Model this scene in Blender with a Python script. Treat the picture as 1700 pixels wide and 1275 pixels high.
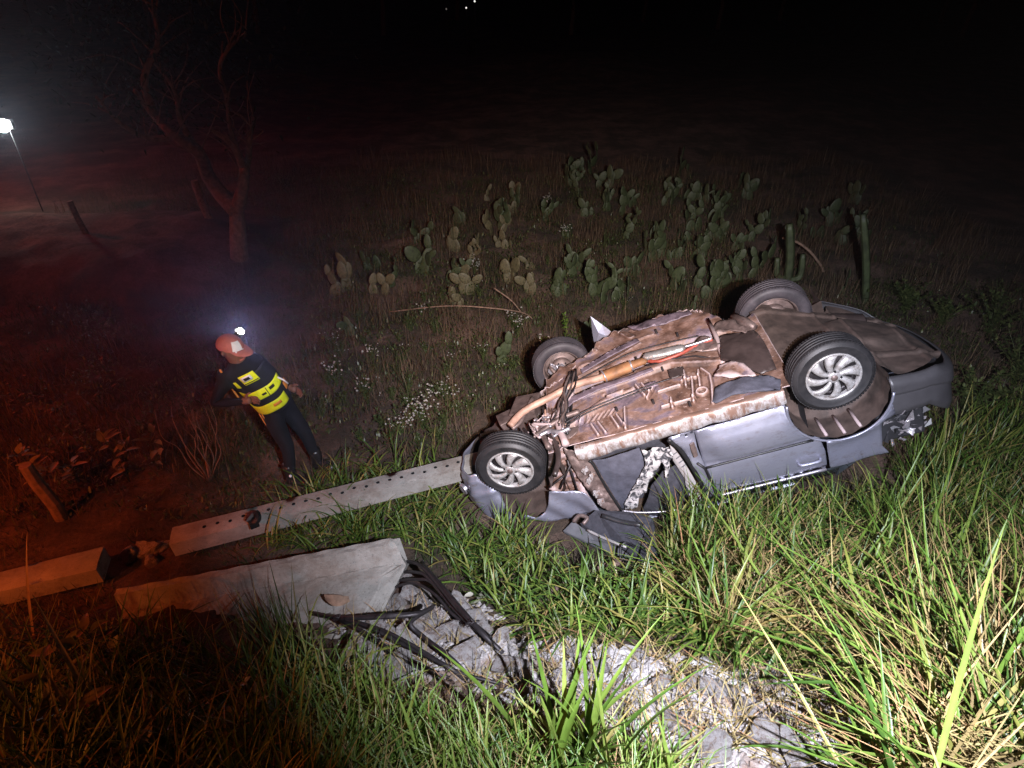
import bpy, bmesh, math, random
import numpy as np
from mathutils import Vector, Matrix, noise
from mathutils.geometry import delaunay_2d_cdt

for o in list(bpy.data.objects):
    bpy.data.objects.remove(o)
S = bpy.context.scene
COL = S.collection
random.seed(7)
RNG = np.random.default_rng(11)

# ------------------------------------------------------------------ camera
FPX = 1042.0                       # focal length in photo pixels (photo 1700 wide)
PITCH = math.radians(33.0)
CAM = np.array([0.0, 0.0, 4.05])
cd = bpy.data.cameras.new('camera')
cam = bpy.data.objects.new('camera', cd)
COL.objects.link(cam)
cam.location = CAM
cam.rotation_euler = (math.radians(90) - PITCH, 0, 0)
cd.sensor_width = 36
cd.lens = 36 * FPX / 1700
cd.clip_start = 0.05
cd.clip_end = 2000
S.camera = cam

# ------------------------------------------------------------------ world, moon, exposure
w = bpy.data.worlds.new('World')
S.world = w
w.use_nodes = True
nt = w.node_tree
nt.nodes.clear()
sky = nt.nodes.new('ShaderNodeTexSky')
sky.sky_type = 'NISHITA'
sky.sun_disc = False
sky.sun_elevation = math.radians(28)
sky.sun_rotation = math.radians(140)
bg = nt.nodes.new('ShaderNodeBackground')
bg.inputs['Strength'].default_value = 0.00005
wo = nt.nodes.new('ShaderNodeOutputWorld')
nt.links.new(sky.outputs[0], bg.inputs['Color'])
nt.links.new(bg.outputs[0], wo.inputs['Surface'])

sd = bpy.data.lights.new('moon', 'SUN')
sd.energy = 0.0015
sd.angle = math.radians(0.5)
so = bpy.data.objects.new('moon', sd)
COL.objects.link(so)
so.rotation_euler = (math.radians(62), 0, math.radians(-140))

S.view_settings.view_transform = 'Standard'
S.view_settings.look = 'None'
S.view_settings.exposure = 0.0
S.view_settings.gamma = 1.0
S.view_settings.use_curve_mapping = False


def lamp(name, kind, loc, energy, color, target=None, size=None, blend=0.5, radius=0.03):
    l = bpy.data.lights.new(name, kind)
    l.energy = energy
    l.color = color
    l.shadow_soft_size = radius
    o = bpy.data.objects.new(name, l)
    COL.objects.link(o)
    o.location = loc
    if target is not None:
        o.rotation_euler = (Vector(target) - Vector(loc)).to_track_quat('-Z', 'Y').to_euler()
    if size:
        l.spot_size = math.radians(size)
        l.spot_blend = blend
    return o


# the rescuers' torch beside the photographer, and the red beacon of the truck up on the road
lamp('torch_light', 'SPOT', (0.62, -0.12, 4.12), 3000, (0.84, 0.86, 1.0), (1.40, 4.5, 0.65), 84, 1.0, 0.02)
lamp('field_fill', 'SPOT', (0.45, -0.10, 4.20), 1900, (1.0, 0.72, 0.50), (0.9, 8.6, 0.0), 46, 1.0, 0.03)  # added warm fill that brightens the field, not part of the torch beam
lamp('vest_fill', 'SPOT', (0.30, -0.15, 4.15), 820, (1.0, 0.98, 0.95), (-2.15, 4.55, 1.35), 9, 1.0, 0.03)  # added narrow spot that brightens the vest; no second torch known
lamp('beacon_light', 'SPOT', (-5.2, 0.6, 3.6), 520, (1.0, 0.12, 0.02), (-4.4, 4.2, 0.0), 74, 0.9, 0.10)
lamp('indicator_light', 'POINT', (-4.2, -0.6, 3.0), 190, (1.0, 0.22, 0.04), radius=0.08)

lamp('red_mist_fill', 'POINT', (-12.6, 11.5, 4.6), 520, (1.0, 0.05, 0.02), radius=0.15)  # added red point out of view, reddens the mist and the mound


# ------------------------------------------------------------------ photo geometry helpers
def ray(px, py):
    x = (px - 850) / FPX
    y = (py - 637.5) / FPX
    s, c = math.sin(PITCH), math.cos(PITCH)
    return np.array([x, c - y * s, -s - y * c])


def vnoise(x, y, seed=0.0):
    """cheap smooth noise from sines, vectorised"""
    return (np.sin(x * 1.7 + 1.3 * np.sin(y * 1.1 + seed) + seed) * np.cos(y * 1.9 + 0.9 * np.sin(x * 1.3 - seed))
            + 0.5 * np.sin(x * 4.1 + 2.1 * seed + 1.7 * np.cos(y * 3.3)) * np.cos(y * 4.7 - x * 1.1)
            + 0.25 * np.sin(x * 9.3 + y * 3.1) * np.cos(y * 8.7 + seed - x * 2.2))


def ground_h(x, y):
    x = np.asarray(x, float)
    y = np.asarray(y, float)
    yy = y - 0.10 * np.clip(x, -4, 4)
    d = 3.45 - yy
    soft = 0.25
    up = soft * np.log1p(np.exp(np.clip(d / soft, -40, 40)))
    emb = 0.62 * up
    emb = 2.35 - 0.15 * np.log1p(np.exp(np.clip((2.35 - emb) / 0.15, -40, 40)))
    near = np.exp(-((x - 0.5) ** 2 + (y - 5) ** 2) / 200)
    n = 0.045 * vnoise(x * 1.1, y * 1.1, 0.4) + 0.018 * vnoise(x * 3.7, y * 3.7, 2.0)
    far = np.clip((y - 9) / 30, 0, 1) * 0.5 * (vnoise(x * 0.12, y * 0.12, 5.0))
    return emb + n * (0.4 + 0.6 * near) + far


def G(px, py, lift=0.0):
    d = ray(px, py)
    lo, hi = 0.5, 60.0
    for _ in range(50):
        m = (lo + hi) / 2
        p = CAM + d * m
        if p[2] > float(ground_h(p[0], p[1])) + lift:
            lo = m
        else:
            hi = m
    p = CAM + d * lo
    return Vector(p)


def AT(px, py, depth_y):
    """point on the photo ray at world distance depth_y in front of the camera"""
    d = ray(px, py)
    return Vector(CAM + d * (depth_y / d[1]))


# pose of the wreck (solved from its wheels, sills and door lines)
R_CAR = np.array([[-0.9277104386182733, 0.05399455123564767, 0.36937505399419285],
                  [0.2914420290333663, -0.5135535285518715, 0.807046663473061],
                  [0.23326998475857608, 0.8563570293673933, 0.46069268765971605]])
T_CAR = np.array([1.2338747819162825, -0.2214181174825856, 5.496321325068933])
_s, _c = math.sin(PITCH), math.cos(PITCH)
M_CW = np.array([[1, 0, 0], [0, -_s, _c], [0, -_c, -_s]])
A_CAR = M_CW @ R_CAR
L_CAR = M_CW @ T_CAR + CAM
O_LOC = -R_CAR.T @ T_CAR


def zc(zx, zy):
    return 760 + 0.5059 * zx, 440 + 0.5059 * zy


def car_pt(zx, zy, axis, val):
    px, py = zc(zx, zy)
    d = R_CAR.T @ np.array([(px - 850) / FPX, (py - 637.5) / FPX, 1.0])
    s = (val - O_LOC[axis]) / d[axis]
    return O_LOC + s * d


def floor_plane(y):
    return 0.14 - 0.093 * (y + 0.76)


def car_floor(zx, zy, dz=0.0):
    """point on the car's underside, in car coordinates; dz > 0 stands proud of it"""
    px, py = zc(zx, zy)
    d = R_CAR.T @ np.array([(px - 850) / FPX, (py - 637.5) / FPX, 1.0])
    # z - dz' = .14-.093(y+.76)
    a = 0.14 - dz - 0.093 * 0.76
    s = (a - 0.093 * O_LOC[1] - O_LOC[2]) / (d[2] + 0.093 * d[1])
    return O_LOC + s * d


def side_y(x, z):
    """y of the car's right flank"""
    b = -0.805 + 0.10 * max(0, (abs(z - 0.52) - 0.10)) ** 1.5
    if z > 0.98:
        b += (z - 0.98) * 0.42
    if x > 1.55:
        b += (x - 1.55) ** 2 * 1.6
    if x < -1.65:
        b += (x + 1.65) ** 2 * 1.3
    return b


# ------------------------------------------------------------------ materials
MATS = {}


def newmat(name):
    m = bpy.data.materials.new(name)
    m.use_nodes = True
    n = m.node_tree.nodes
    p = n['Principled BSDF']
    MATS[name] = m
    return m, m.node_tree, p


def lk(t, a, b):
    t.links.new(a, b)


def noise_ramp(t, scale, stops, detail=6, rough=0.6, coord='Object', dist=0.0, stretch=None):
    tc = t.nodes.new('ShaderNodeTexCoord')
    src = tc.outputs[coord]
    if stretch:
        mp = t.nodes.new('ShaderNodeMapping')
        mp.inputs['Scale'].default_value = stretch
        lk(t, src, mp.inputs[0])
        src = mp.outputs[0]
    nz = t.nodes.new('ShaderNodeTexNoise')
    nz.inputs['Scale'].default_value = scale
    nz.inputs['Detail'].default_value = detail
    nz.inputs['Roughness'].default_value = rough
    nz.inputs['Distortion'].default_value = dist
    lk(t, src, nz.inputs['Vector'])
    rp = t.nodes.new('ShaderNodeValToRGB')
    e = rp.color_ramp.elements
    while len(e) > 1:
        e.remove(e[0])
    e[0].position = stops[0][0]
    e[0].color = (*stops[0][1], 1)
    for pos, c in stops[1:]:
        k = e.new(pos)
        k.color = (*c, 1)
    lk(t, nz.outputs['Fac'], rp.inputs[0])
    return nz, rp


def bump(t, p, src, strength=0.4, dist=0.01):
    b = t.nodes.new('ShaderNodeBump')
    b.inputs['Strength'].default_value = strength
    b.inputs['Distance'].default_value = dist
    lk(t, src, b.inputs['Height'])
    lk(t, b.outputs[0], p.inputs['Normal'])
    return b


def g3(v):
    return (v, v, v)


def simple(name, col, rough=0.7, metal=0.0, var=0.25, scale=12, bmp=0.2, bd=0.003, spec=None, coat=0):
    m, t, p = newmat(name)
    c = np.array(col)
    nz, rp = noise_ramp(t, scale, [(0.3, tuple(c * (1 - var))), (0.7, tuple(np.minimum(1, c * (1 + var))))])
    lk(t, rp.outputs[0], p.inputs['Base Color'])
    p.inputs['Roughness'].default_value = rough
    p.inputs['Metallic'].default_value = metal
    if spec is not None:
        p.inputs['Specular IOR Level'].default_value = spec
    if coat:
        p.inputs['Coat Weight'].default_value = coat
    if bmp:
        bump(t, p, nz.outputs['Fac'], bmp, bd)
    return m


def mixc(t, fac, a, b):
    mx = t.nodes.new('ShaderNodeMix')
    mx.data_type = 'RGBA'
    if isinstance(fac, float):
        mx.inputs['Factor'].default_value = fac
    else:
        lk(t, fac, mx.inputs['Factor'])
    for k, v in ((6, a), (7, b)):
        if isinstance(v, tuple):
            mx.inputs[k].default_value = (*v, 1)
        else:
            lk(t, v, mx.inputs[k])
    return mx.outputs[2]


# mud-dusted underside: brown earth over purple-grey primer, pale scrapes
m, t, p = newmat('underside_mud')
n1, r1 = noise_ramp(t, 3.8, [(0.30, (0.06, 0.034, 0.028)), (0.44, (0.165, 0.092, 0.066)), (0.54, (0.27, 0.17, 0.14)), (0.60, (0.20, 0.15, 0.18)), (0.72, (0.08, 0.062, 0.078))], 8, 0.62, dist=0.6)
n2, r2 = noise_ramp(t, 38, [(0.60, g3(0)), (0.72, g3(1))], 5, 0.7, stretch=(0.5, 1.6, 1.6))
n4, r4 = noise_ramp(t, 14, [(0.35, g3(0.45)), (0.62, g3(1.0))], 8, 0.75)
mul = t.nodes.new('ShaderNodeMix')
mul.data_type = 'RGBA'
mul.blend_type = 'MULTIPLY'
mul.inputs['Factor'].default_value = 0.8
lk(t, r1.outputs[0], mul.inputs[6])
lk(t, r4.outputs[0], mul.inputs[7])
c = mixc(t, r2.outputs[0], mul.outputs[2], (0.46, 0.36, 0.34))
lk(t, c, p.inputs['Base Color'])
p.inputs['Roughness'].default_value = 0.55
p.inputs['Specular IOR Level'].default_value = 0.45
n5, _ = noise_ramp(t, 55, [(0, g3(0)), (1, g3(1))], 4, 0.6)
bump(t, p, n5.outputs['Fac'], 0.35, 0.003)
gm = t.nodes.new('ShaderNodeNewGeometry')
pr_ = t.nodes.new('ShaderNodeValToRGB')
pr_.color_ramp.elements[0].position = 0.512
pr_.color_ramp.elements[0].color = (0, 0, 0, 1)
pr_.color_ramp.elements[1].position = 0.56
pr_.color_ramp.elements[1].color = (1, 1, 1, 1)
lk(t, gm.outputs['Pointiness'], pr_.inputs[0])
pd_ = t.nodes.new('ShaderNodeValToRGB')  # creases darkened in the colour: settled dirt plus shading for relief
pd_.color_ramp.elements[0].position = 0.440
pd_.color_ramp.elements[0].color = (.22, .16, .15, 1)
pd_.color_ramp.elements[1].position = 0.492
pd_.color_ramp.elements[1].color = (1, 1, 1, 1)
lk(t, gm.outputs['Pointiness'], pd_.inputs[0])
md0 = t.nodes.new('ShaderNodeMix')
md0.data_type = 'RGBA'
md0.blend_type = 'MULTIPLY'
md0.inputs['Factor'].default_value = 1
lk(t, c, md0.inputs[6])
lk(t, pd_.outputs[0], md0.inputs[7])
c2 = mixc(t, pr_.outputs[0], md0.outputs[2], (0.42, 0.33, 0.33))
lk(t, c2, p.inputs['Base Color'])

m, t, p = newmat('silver_paint')
n1, r1 = noise_ramp(t, 2.2, [(0.40, (0.28, 0.29, 0.37)), (0.70, (0.35, 0.355, 0.43))], 5, 0.6)
n2, r2 = noise_ramp(t, 26, [(0.52, g3(0)), (0.72, g3(1))], 8, 0.8, stretch=(0.4, 1, 1.0))
nb, rb = noise_ramp(t, 1.6, [(0.36, g3(0.25)), (0.62, g3(1))], 4, 0.6)
mu = t.nodes.new('ShaderNodeMath')
mu.operation = 'MULTIPLY'
lk(t, r2.outputs[0], mu.inputs[0])
lk(t, rb.outputs[0], mu.inputs[1])
c = mixc(t, mu.outputs[0], r1.outputs[0], (0.16, 0.12, 0.10))
lk(t, c, p.inputs['Base Color'])
p.inputs['Metallic'].default_value = 0.60
rr = t.nodes.new('ShaderNodeMapRange')
rr.inputs['To Min'].default_value = 0.32
rr.inputs['To Max'].default_value = 0.58
lk(t, n2.outputs['Fac'], rr.inputs['Value'])
lk(t, rr.outputs[0], p.inputs['Roughness'])
p.inputs['Coat Weight'].default_value = 0.35
p.inputs['Coat Roughness'].default_value = 0.15
nbb, _ = noise_ramp(t, 5, [(0, g3(0)), (1, g3(1))], 3, 0.5)
bump(t, p, nbb.outputs['Fac'], 0.25, 0.02)

# scraped sill: silver with rust brown mottling
m, t, p = newmat('scraped_sill')
n1, r1 = noise_ramp(t, 34, [(0.38, (0.22, 0.17, 0.15)), (0.50, (0.40, 0.38, 0.38)), (0.60, (0.58, 0.57, 0.61))], 10, 0.85, stretch=(0.8, 0.8, 0.5))
tc = t.nodes.new('ShaderNodeTexCoord')
sx = t.nodes.new('ShaderNodeSeparateXYZ')
lk(t, tc.outputs['Object'], sx.inputs[0])
mr = t.nodes.new('ShaderNodeMapRange')
mr.inputs['From Min'].default_value = 0.138
mr.inputs['From Max'].default_value = 0.152
lk(t, sx.outputs[2], mr.inputs['Value'])
n9, r9 = noise_ramp(t, 22, [(0.40, g3(0)), (0.54, g3(1))], 6, 0.7, stretch=(1.0, 1, .3))
mm = t.nodes.new('ShaderNodeMath')
mm.operation = 'MULTIPLY'
lk(t, mr.outputs[0], mm.inputs[0])
lk(t, r9.outputs[0], mm.inputs[1])
cc = mixc(t, mm.outputs[0], (0.22, 0.135, 0.105), r1.outputs[0])
lk(t, cc, p.inputs['Base Color'])
p.inputs['Metallic'].default_value = 0.3
p.inputs['Roughness'].default_value = 0.5
bump(t, p, n1.outputs['Fac'], 0.3, 0.003)

simple('dull_primer', (0.15, 0.115, 0.14), 0.5, 0.1, 0.6, 9, 0.5, 0.006)
simple('dimmed_mud', (0.070, 0.048, 0.040), 0.75, 0, 0.5, 9, 0.5, 0.008)
simple('dark_plastic', (0.022, 0.022, 0.025), 0.45, 0, 0.3, 9)
simple('grey_plastic', (0.10, 0.10, 0.11), 0.55, 0, 0.25, 9)
simple('light_trim', (0.34, 0.32, 0.32), 0.7, 0, 0.12, 9)
simple('cabin_cloth', (0.035, 0.035, 0.045), 0.9, 0, 0.35, 30, 0.5)
simple('slate_cloth', (0.060, 0.062, 0.085), 0.85, 0, 0.3, 14, 0.5, 0.01)
simple('seal_rubber', (0.012, 0.012, 0.013), 0.5, 0, 0.3, 30)
simple('rust_pipe', (0.25, 0.12, 0.055), 0.62, 0.2, 0.55, 7, 0.5)
simple('orange_pipe', (0.40, 0.245, 0.185), 0.6, 0.1, 0.45, 8, 0.5)
simple('red_pipe', (0.30, 0.06, 0.04), 0.45, 0.1, 0.3, 20)
simple('foil', (0.55, 0.53, 0.52), 0.35, 0.75, 0.25, 18, 0.8, 0.01)
simple('black_steel', (0.035, 0.030, 0.032), 0.5, 0.5, 0.4, 30, 0.5)
simple('dirty_steel', (0.17, 0.125, 0.115), 0.5, 0.45, 0.5, 14, 0.6)
simple('bare_metal', (0.42, 0.40, 0.44), 0.38, 0.7, 0.35, 16, 0.5)
simple('tank_plastic', (0.050, 0.036, 0.034), 0.42, 0, 0.5, 5, 0.4, 0.01)
simple('dimmed_bumper', (0.060, 0.058, 0.064), 0.42, 0.15, 0.2, 5, 0.15)  # silver bumper, its dim lighting put into a darker colour
simple('broken_glass', (0.45, 0.42, 0.45), 0.12, 0.6, 0.5, 25, 0.9, 0.02)
simple('lamp_red', (0.20, 0.02, 0.02), 0.2, 0, 0.3, 10)
simple('bare_wood', (0.16, 0.10, 0.085), 0.85, 0, 0.45, 20, 0.7)
simple('dead_wood', (0.20, 0.13, 0.09), 0.85, 0, 0.45, 20, 0.7)
simple('bark', (0.16, 0.10, 0.07), 0.9, 0, 0.5, 14, 1.0, 0.03)

m, t, p = newmat('window_glass')
p.inputs['Base Color'].default_value = (0.03, 0.035, 0.04, 1)
p.inputs['Roughness'].default_value = 0.08

m, t, p = newmat('tyre_rubber')
n1, r1 = noise_ramp(t, 9, [(0.35, (0.012, 0.012, 0.014)), (0.62, (0.028, 0.026, 0.028)), (0.8, (0.075, 0.066, 0.075))], 7, 0.7)
lk(t, r1.outputs[0], p.inputs['Base Color'])
p.inputs['Roughness'].default_value = 0.55
bump(t, p, n1.outputs['Fac'], 0.3, 0.004)
m, t, p = newmat('tyre_dusty')
n1, r1 = noise_ramp(t, 9, [(0.35, (0.030, 0.027, 0.032)), (0.62, (0.060, 0.052, 0.060)), (0.8, (0.12, 0.10, 0.11))], 7, 0.7)
lk(t, r1.outputs[0], p.inputs['Base Color'])
p.inputs['Roughness'].default_value = 0.6
bump(t, p, n1.outputs['Fac'], 0.3, 0.004)

m, t, p = newmat('alloy')
n1, r1 = noise_ramp(t, 24, [(0.35, (0.20, 0.175, 0.16)), (0.55, (0.44, 0.43, 0.43))], 8, 0.75)
lk(t, r1.outputs[0], p.inputs['Base Color'])
p.inputs['Metallic'].default_value = 0.35
p.inputs['Roughness'].default_value = 0.42

# camouflage cloth hanging in the cabin
m, t, p = newmat('pattern_cloth')
n1, r1 = noise_ramp(t, 17, [(0.42, (0.03, 0.03, 0.035)), (0.47, (0.11, 0.11, 0.12)), (0.54, (0.42, 0.40, 0.40))], 3, 0.6, dist=1.2)
lk(t, r1.outputs[0], p.inputs['Base Color'])
p.inputs['Roughness'].default_value = 0.9

# concrete kinds
def concrete(name, lo, hi, scale=6, b=0.5, stain=0.0):
    m, t, p = newmat(name)
    n1, r1 = noise_ramp(t, scale, [(0.30, lo), (0.55, tuple((np.array(lo) + np.array(hi)) / 2)), (0.75, hi)], 9, 0.68)
    n2, r2 = noise_ramp(t, 70, [(0.30, g3(0.45)), (0.42, g3(1))], 4, 0.6)
    n3, r3 = noise_ramp(t, 3.5, [(0.40, (0.55, 0.42, 0.34)), (0.52, g3(1))], 8, 0.75)
    mx = t.nodes.new('ShaderNodeMix')
    mx.data_type = 'RGBA'
    mx.blend_type = 'MULTIPLY'
    mx.inputs['Factor'].default_value = 0.7
    lk(t, r1.outputs[0], mx.inputs[6])
    lk(t, r2.outputs[0], mx.inputs[7])
    mz = t.nodes.new('ShaderNodeMix')
    mz.data_type = 'RGBA'
    mz.blend_type = 'MULTIPLY'
    mz.inputs['Factor'].default_value = 1.0 if b > .8 else .5
    lk(t, mx.outputs[2], mz.inputs[6])
    lk(t, r3.outputs[0], mz.inputs[7])
    lk(t, mz.outputs[2], p.inputs['Base Color'])
    p.inputs['Roughness'].default_value = 0.88
    ad = t.nodes.new('ShaderNodeMath')
    lk(t, n1.outputs['Fac'], ad.inputs[0])
    lk(t, n2.outputs['Fac'], ad.inputs[1])
    bump(t, p, ad.outputs[0], b, 0.012)
    return m


concrete('cast_concrete', (0.20, 0.185, 0.165), (0.38, 0.365, 0.34), 5, 0.35)
concrete('broken_concrete', (0.26, 0.24, 0.235), (0.50, 0.475, 0.47), 12, 1.0)

# ground: reddish earth, litter
m, t, p = newmat('soil')
n1, r1 = noise_ramp(t, 0.9, [(0.32, (0.030, 0.030, 0.014)), (0.47, (0.09, 0.060, 0.040)), (0.62, (0.22, 0.135, 0.10))], 12, 0.72)
n2, r2 = noise_ramp(t, 22, [(0.3, g3(0.35)), (0.65, g3(1))], 8, 0.75)
mx = t.nodes.new('ShaderNodeMix')
mx.data_type = 'RGBA'
mx.blend_type = 'MULTIPLY'
mx.inputs['Factor'].default_value = 0.85
lk(t, r1.outputs[0], mx.inputs[6])
lk(t, r2.outputs[0], mx.inputs[7])
lk(t, mx.outputs[2], p.inputs['Base Color'])
p.inputs['Roughness'].default_value = 0.95
bump(t, p, n2.outputs['Fac'], 1.0, 0.04)


# leaves: colour varies blade by blade
def leafmat(name, stops, trans=0.3, rough=0.42, spec=0.5):
    m, t, p = newmat(name)
    gi = t.nodes.new('ShaderNodeNewGeometry')
    rp = t.nodes.new('ShaderNodeValToRGB')
    e = rp.color_ramp.elements
    while len(e) > 1:
        e.remove(e[0])
    e[0].position = stops[0][0]
    e[0].color = (*stops[0][1], 1)
    for pos, c in stops[1:]:
        k = e.new(pos)
        k.color = (*c, 1)
    lk(t, gi.outputs['Random Per Island'], rp.inputs[0])
    nz, r2 = noise_ramp(t, 9, [(0.3, g3(0.7)), (0.7, g3(1.15))], 3)
    mx = t.nodes.new('ShaderNodeMix')
    mx.data_type = 'RGBA'
    mx.blend_type = 'MULTIPLY'
    mx.inputs['Factor'].default_value = 1
    lk(t, rp.outputs[0], mx.inputs[6])
    lk(t, r2.outputs[0], mx.inputs[7])
    col = mx.outputs[2]
    lk(t, col, p.inputs['Base Color'])
    p.inputs['Roughness'].default_value = rough
    p.inputs['Specular IOR Level'].default_value = spec
    tr = t.nodes.new('ShaderNodeBsdfTranslucent')
    lk(t, col, tr.inputs[0])
    ms = t.nodes.new('ShaderNodeMixShader')
    ms.inputs[0].default_value = trans
    lk(t, p.outputs[0], ms.inputs[1])
    lk(t, tr.outputs[0], ms.inputs[2])
    lk(t, ms.outputs[0], t.nodes['Material Output'].inputs[0])
    return m


leafmat('blade_green', [(0.0, (0.035, 0.080, 0.012)), (0.3, (0.070, 0.140, 0.020)), (0.55, (0.12, 0.195, 0.030)), (0.75, (0.18, 0.235, 0.04)), (0.88, (0.25, 0.24, 0.06)), (1.0, (0.32, 0.24, 0.08))])
leafmat('blade_fresh', [(0.0, (0.07, 0.15, 0.02)), (0.5, (0.14, 0.235, 0.035)), (0.85, (0.22, 0.29, 0.06)), (1.0, (0.34, 0.29, 0.10))], 0.3)
leafmat('straw', [(0.0, (0.10, 0.07, 0.03)), (0.4, (0.27, 0.20, 0.08)), (0.75, (0.37, 0.30, 0.13)), (1.0, (0.36, 0.18, 0.09))], 0.15, 0.6, 0.3)
leafmat('low_grass', [(0.0, (0.020, 0.035, 0.010)), (0.5, (0.045, 0.075, 0.020)), (0.75, (0.085, 0.085, 0.032)), (1.0, (0.17, 0.125, 0.065))], 0.2, 0.6, 0.3)
leafmat('dry_grass', [(0.0, (0.055, 0.035, 0.020)), (0.5, (0.11, 0.07, 0.04)), (1.0, (0.20, 0.14, 0.085))], 0.15, 0.7, 0.2)
leafmat('weed_leaf', [(0.0, (0.030, 0.050, 0.015)), (0.6, (0.075, 0.10, 0.03)), (1.0, (0.13, 0.14, 0.05))], 0.2)
leafmat('pale_leaf', [(0.0, (0.15, 0.17, 0.10)), (0.6, (0.30, 0.30, 0.22)), (1.0, (0.45, 0.43, 0.36))], 0.2)
leafmat('red_lit_leaf', [(0.0, (0.10, 0.10, 0.04)), (0.6, (0.25, 0.20, 0.09)), (1.0, (0.35, 0.26, 0.14))], 0.2)  # leaf colour warmed and lightened to look lit by the red lamps
leafmat('flower_white', [(0.0, (0.35, 0.34, 0.30)), (1.0, (0.62, 0.60, 0.56))], 0.3, 0.8, 0.2)
leafmat('tree_leaf', [(0.0, (0.015, 0.025, 0.01)), (1.0, (0.04, 0.05, 0.02))], 0.05, 0.9, 0.05)
simple('cactus_skin', (0.038, 0.052, 0.020), 0.6, 0, 0.6, 7, 0.5, 0.01)
simple('cactus_pale', (0.085, 0.075, 0.036), 0.6, 0, 0.6, 7, 0.5, 0.01)


def MT(n):
    return MATS[n]


# ------------------------------------------------------------------ object helpers
def link_mesh(name, me, mat=None, parent=None):
    o = bpy.data.objects.new(name, me)
    COL.objects.link(o)
    if mat:
        me.materials.append(MT(mat) if isinstance(mat, str) else mat)
    if parent is not None:
        o.parent = parent
    return o


def mk(name, verts, faces, mat=None, parent=None, smooth=True):
    me = bpy.data.meshes.new(name)
    me.from_pydata([tuple(v) for v in verts], [], [tuple(f) for f in faces])
    if smooth:
        me.polygons.foreach_set('use_smooth', [True] * len(me.polygons))
    me.update()
    return link_mesh(name, me, mat, parent)


def mk_np(name, V, F, mat=None, parent=None, smooth=True):
    """V (n,3) array, F (m,k) array"""
    me = bpy.data.meshes.new(name)
    n, mm, k = len(V), len(F), F.shape[1]
    me.vertices.add(n)
    me.vertices.foreach_set('co', V.astype(np.float32).ravel())
    me.loops.add(mm * k)
    me.loops.foreach_set('vertex_index', F.astype(np.int32).ravel())
    me.polygons.add(mm)
    me.polygons.foreach_set('loop_start', np.arange(mm, dtype=np.int32) * k)
    me.polygons.foreach_set('use_smooth', np.full(mm, smooth))
    me.update(calc_edges=True)
    return link_mesh(name, me, mat, parent)


class MB:
    def __init__(self):
        self.v = []
        self.f = []

    def add(self, v, f):
        b = len(self.v)
        self.v += [tuple(map(float, q)) for q in v]
        self.f += [tuple(b + i for i in q) for q in f]
        return self

    def box(self, c, s, rot=None, taper=1.0):
        c = Vector(c)
        v = []
        for k in (-1, 1):
            tt = taper if k > 0 else 1
            for a, b in ((-1, -1), (1, -1), (1, 1), (-1, 1)):
                q = Vector((a * s[0] / 2 * tt, b * s[1] / 2 * tt, k * s[2] / 2))
                if rot is not None:
                    q = rot @ q
                v.append(q + c)
        return self.add(v, [(3, 2, 1, 0), (4, 5, 6, 7), (0, 1, 5, 4), (1, 2, 6, 5), (2, 3, 7, 6), (3, 0, 4, 7)])

    def tube(self, pts, r, seg=8, caps=True, flat=1.0):
        pts = [Vector(q) for q in pts]
        n = len(pts)
        rs = r if isinstance(r, (list, tuple)) else [r] * n
        v = []
        up = Vector((0.13, 0.21, 0.97)).normalized()
        prev = None
        for i, q in enumerate(pts):
            d = (pts[min(i + 1, n - 1)] - pts[max(i - 1, 0)])
            d = d.normalized() if d.length > 1e-9 else Vector((0, 0, 1))
            a = (prev - d * prev.dot(d)) if prev is not None else up.cross(d)
            if a.length < 1e-4:
                a = Vector((1, 0, 0)).cross(d)
            a.normalize()
            prev = a
            b = d.cross(a)
            for k in range(seg):
                th = 2 * math.pi * k / seg
                v.append(q + (a * math.cos(th) + b * math.sin(th) * flat) * rs[i])
        f = []
        for i in range(n - 1):
            for k in range(seg):
                f.append((i * seg + k, i * seg + (k + 1) % seg, (i + 1) * seg + (k + 1) % seg, (i + 1) * seg + k))
        if caps:
            f.append(tuple(range(seg))[::-1])
            f.append(tuple((n - 1) * seg + k for k in range(seg)))
        return self.add(v, f)

    def lathe(self, prof, seg=32, centre=(0, 0, 0), rot=None, closed=False):
        """profile (r, h) round the local y axis"""
        v = []
        for r, h in prof:
            for k in range(seg):
                th = 2 * math.pi * k / seg
                q = Vector((r * math.cos(th), h, r * math.sin(th)))
                if rot is not None:
                    q = rot @ q
                v.append(q + Vector(centre))
        f = []
        n = len(prof)
        for i in range(n - 1 + (1 if closed else 0)):
            j = (i + 1) % n
            for k in range(seg):
                f.append((i * seg + k, i * seg + (k + 1) % seg, j * seg + (k + 1) % seg, j * seg + k))
        return self.add(v, f)

    def build(self, name, mat=None, parent=None, smooth=False, bevel=0, auto=False):
        o = mk(name, self.v, self.f, mat, parent, smooth)
        if bevel:
            md = o.modifiers.new('bevel', 'BEVEL')
            md.width = bevel
            md.segments = 2
            md.limit_method = 'ANGLE'
        return o


def empty(name, loc=(0, 0, 0), rz=0.0):
    o = bpy.data.objects.new(name, None)
    COL.objects.link(o)
    o.empty_display_size = 0.2
    o.location = loc
    o.rotation_euler = (0, 0, rz)
    return o


def tag(o, label=None, cat=None, group=None, kind=None):
    if label:
        o['label'] = label
    if cat:
        o['category'] = cat
    if group:
        o['group'] = group
    if kind:
        o['kind'] = kind
    return o


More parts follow.
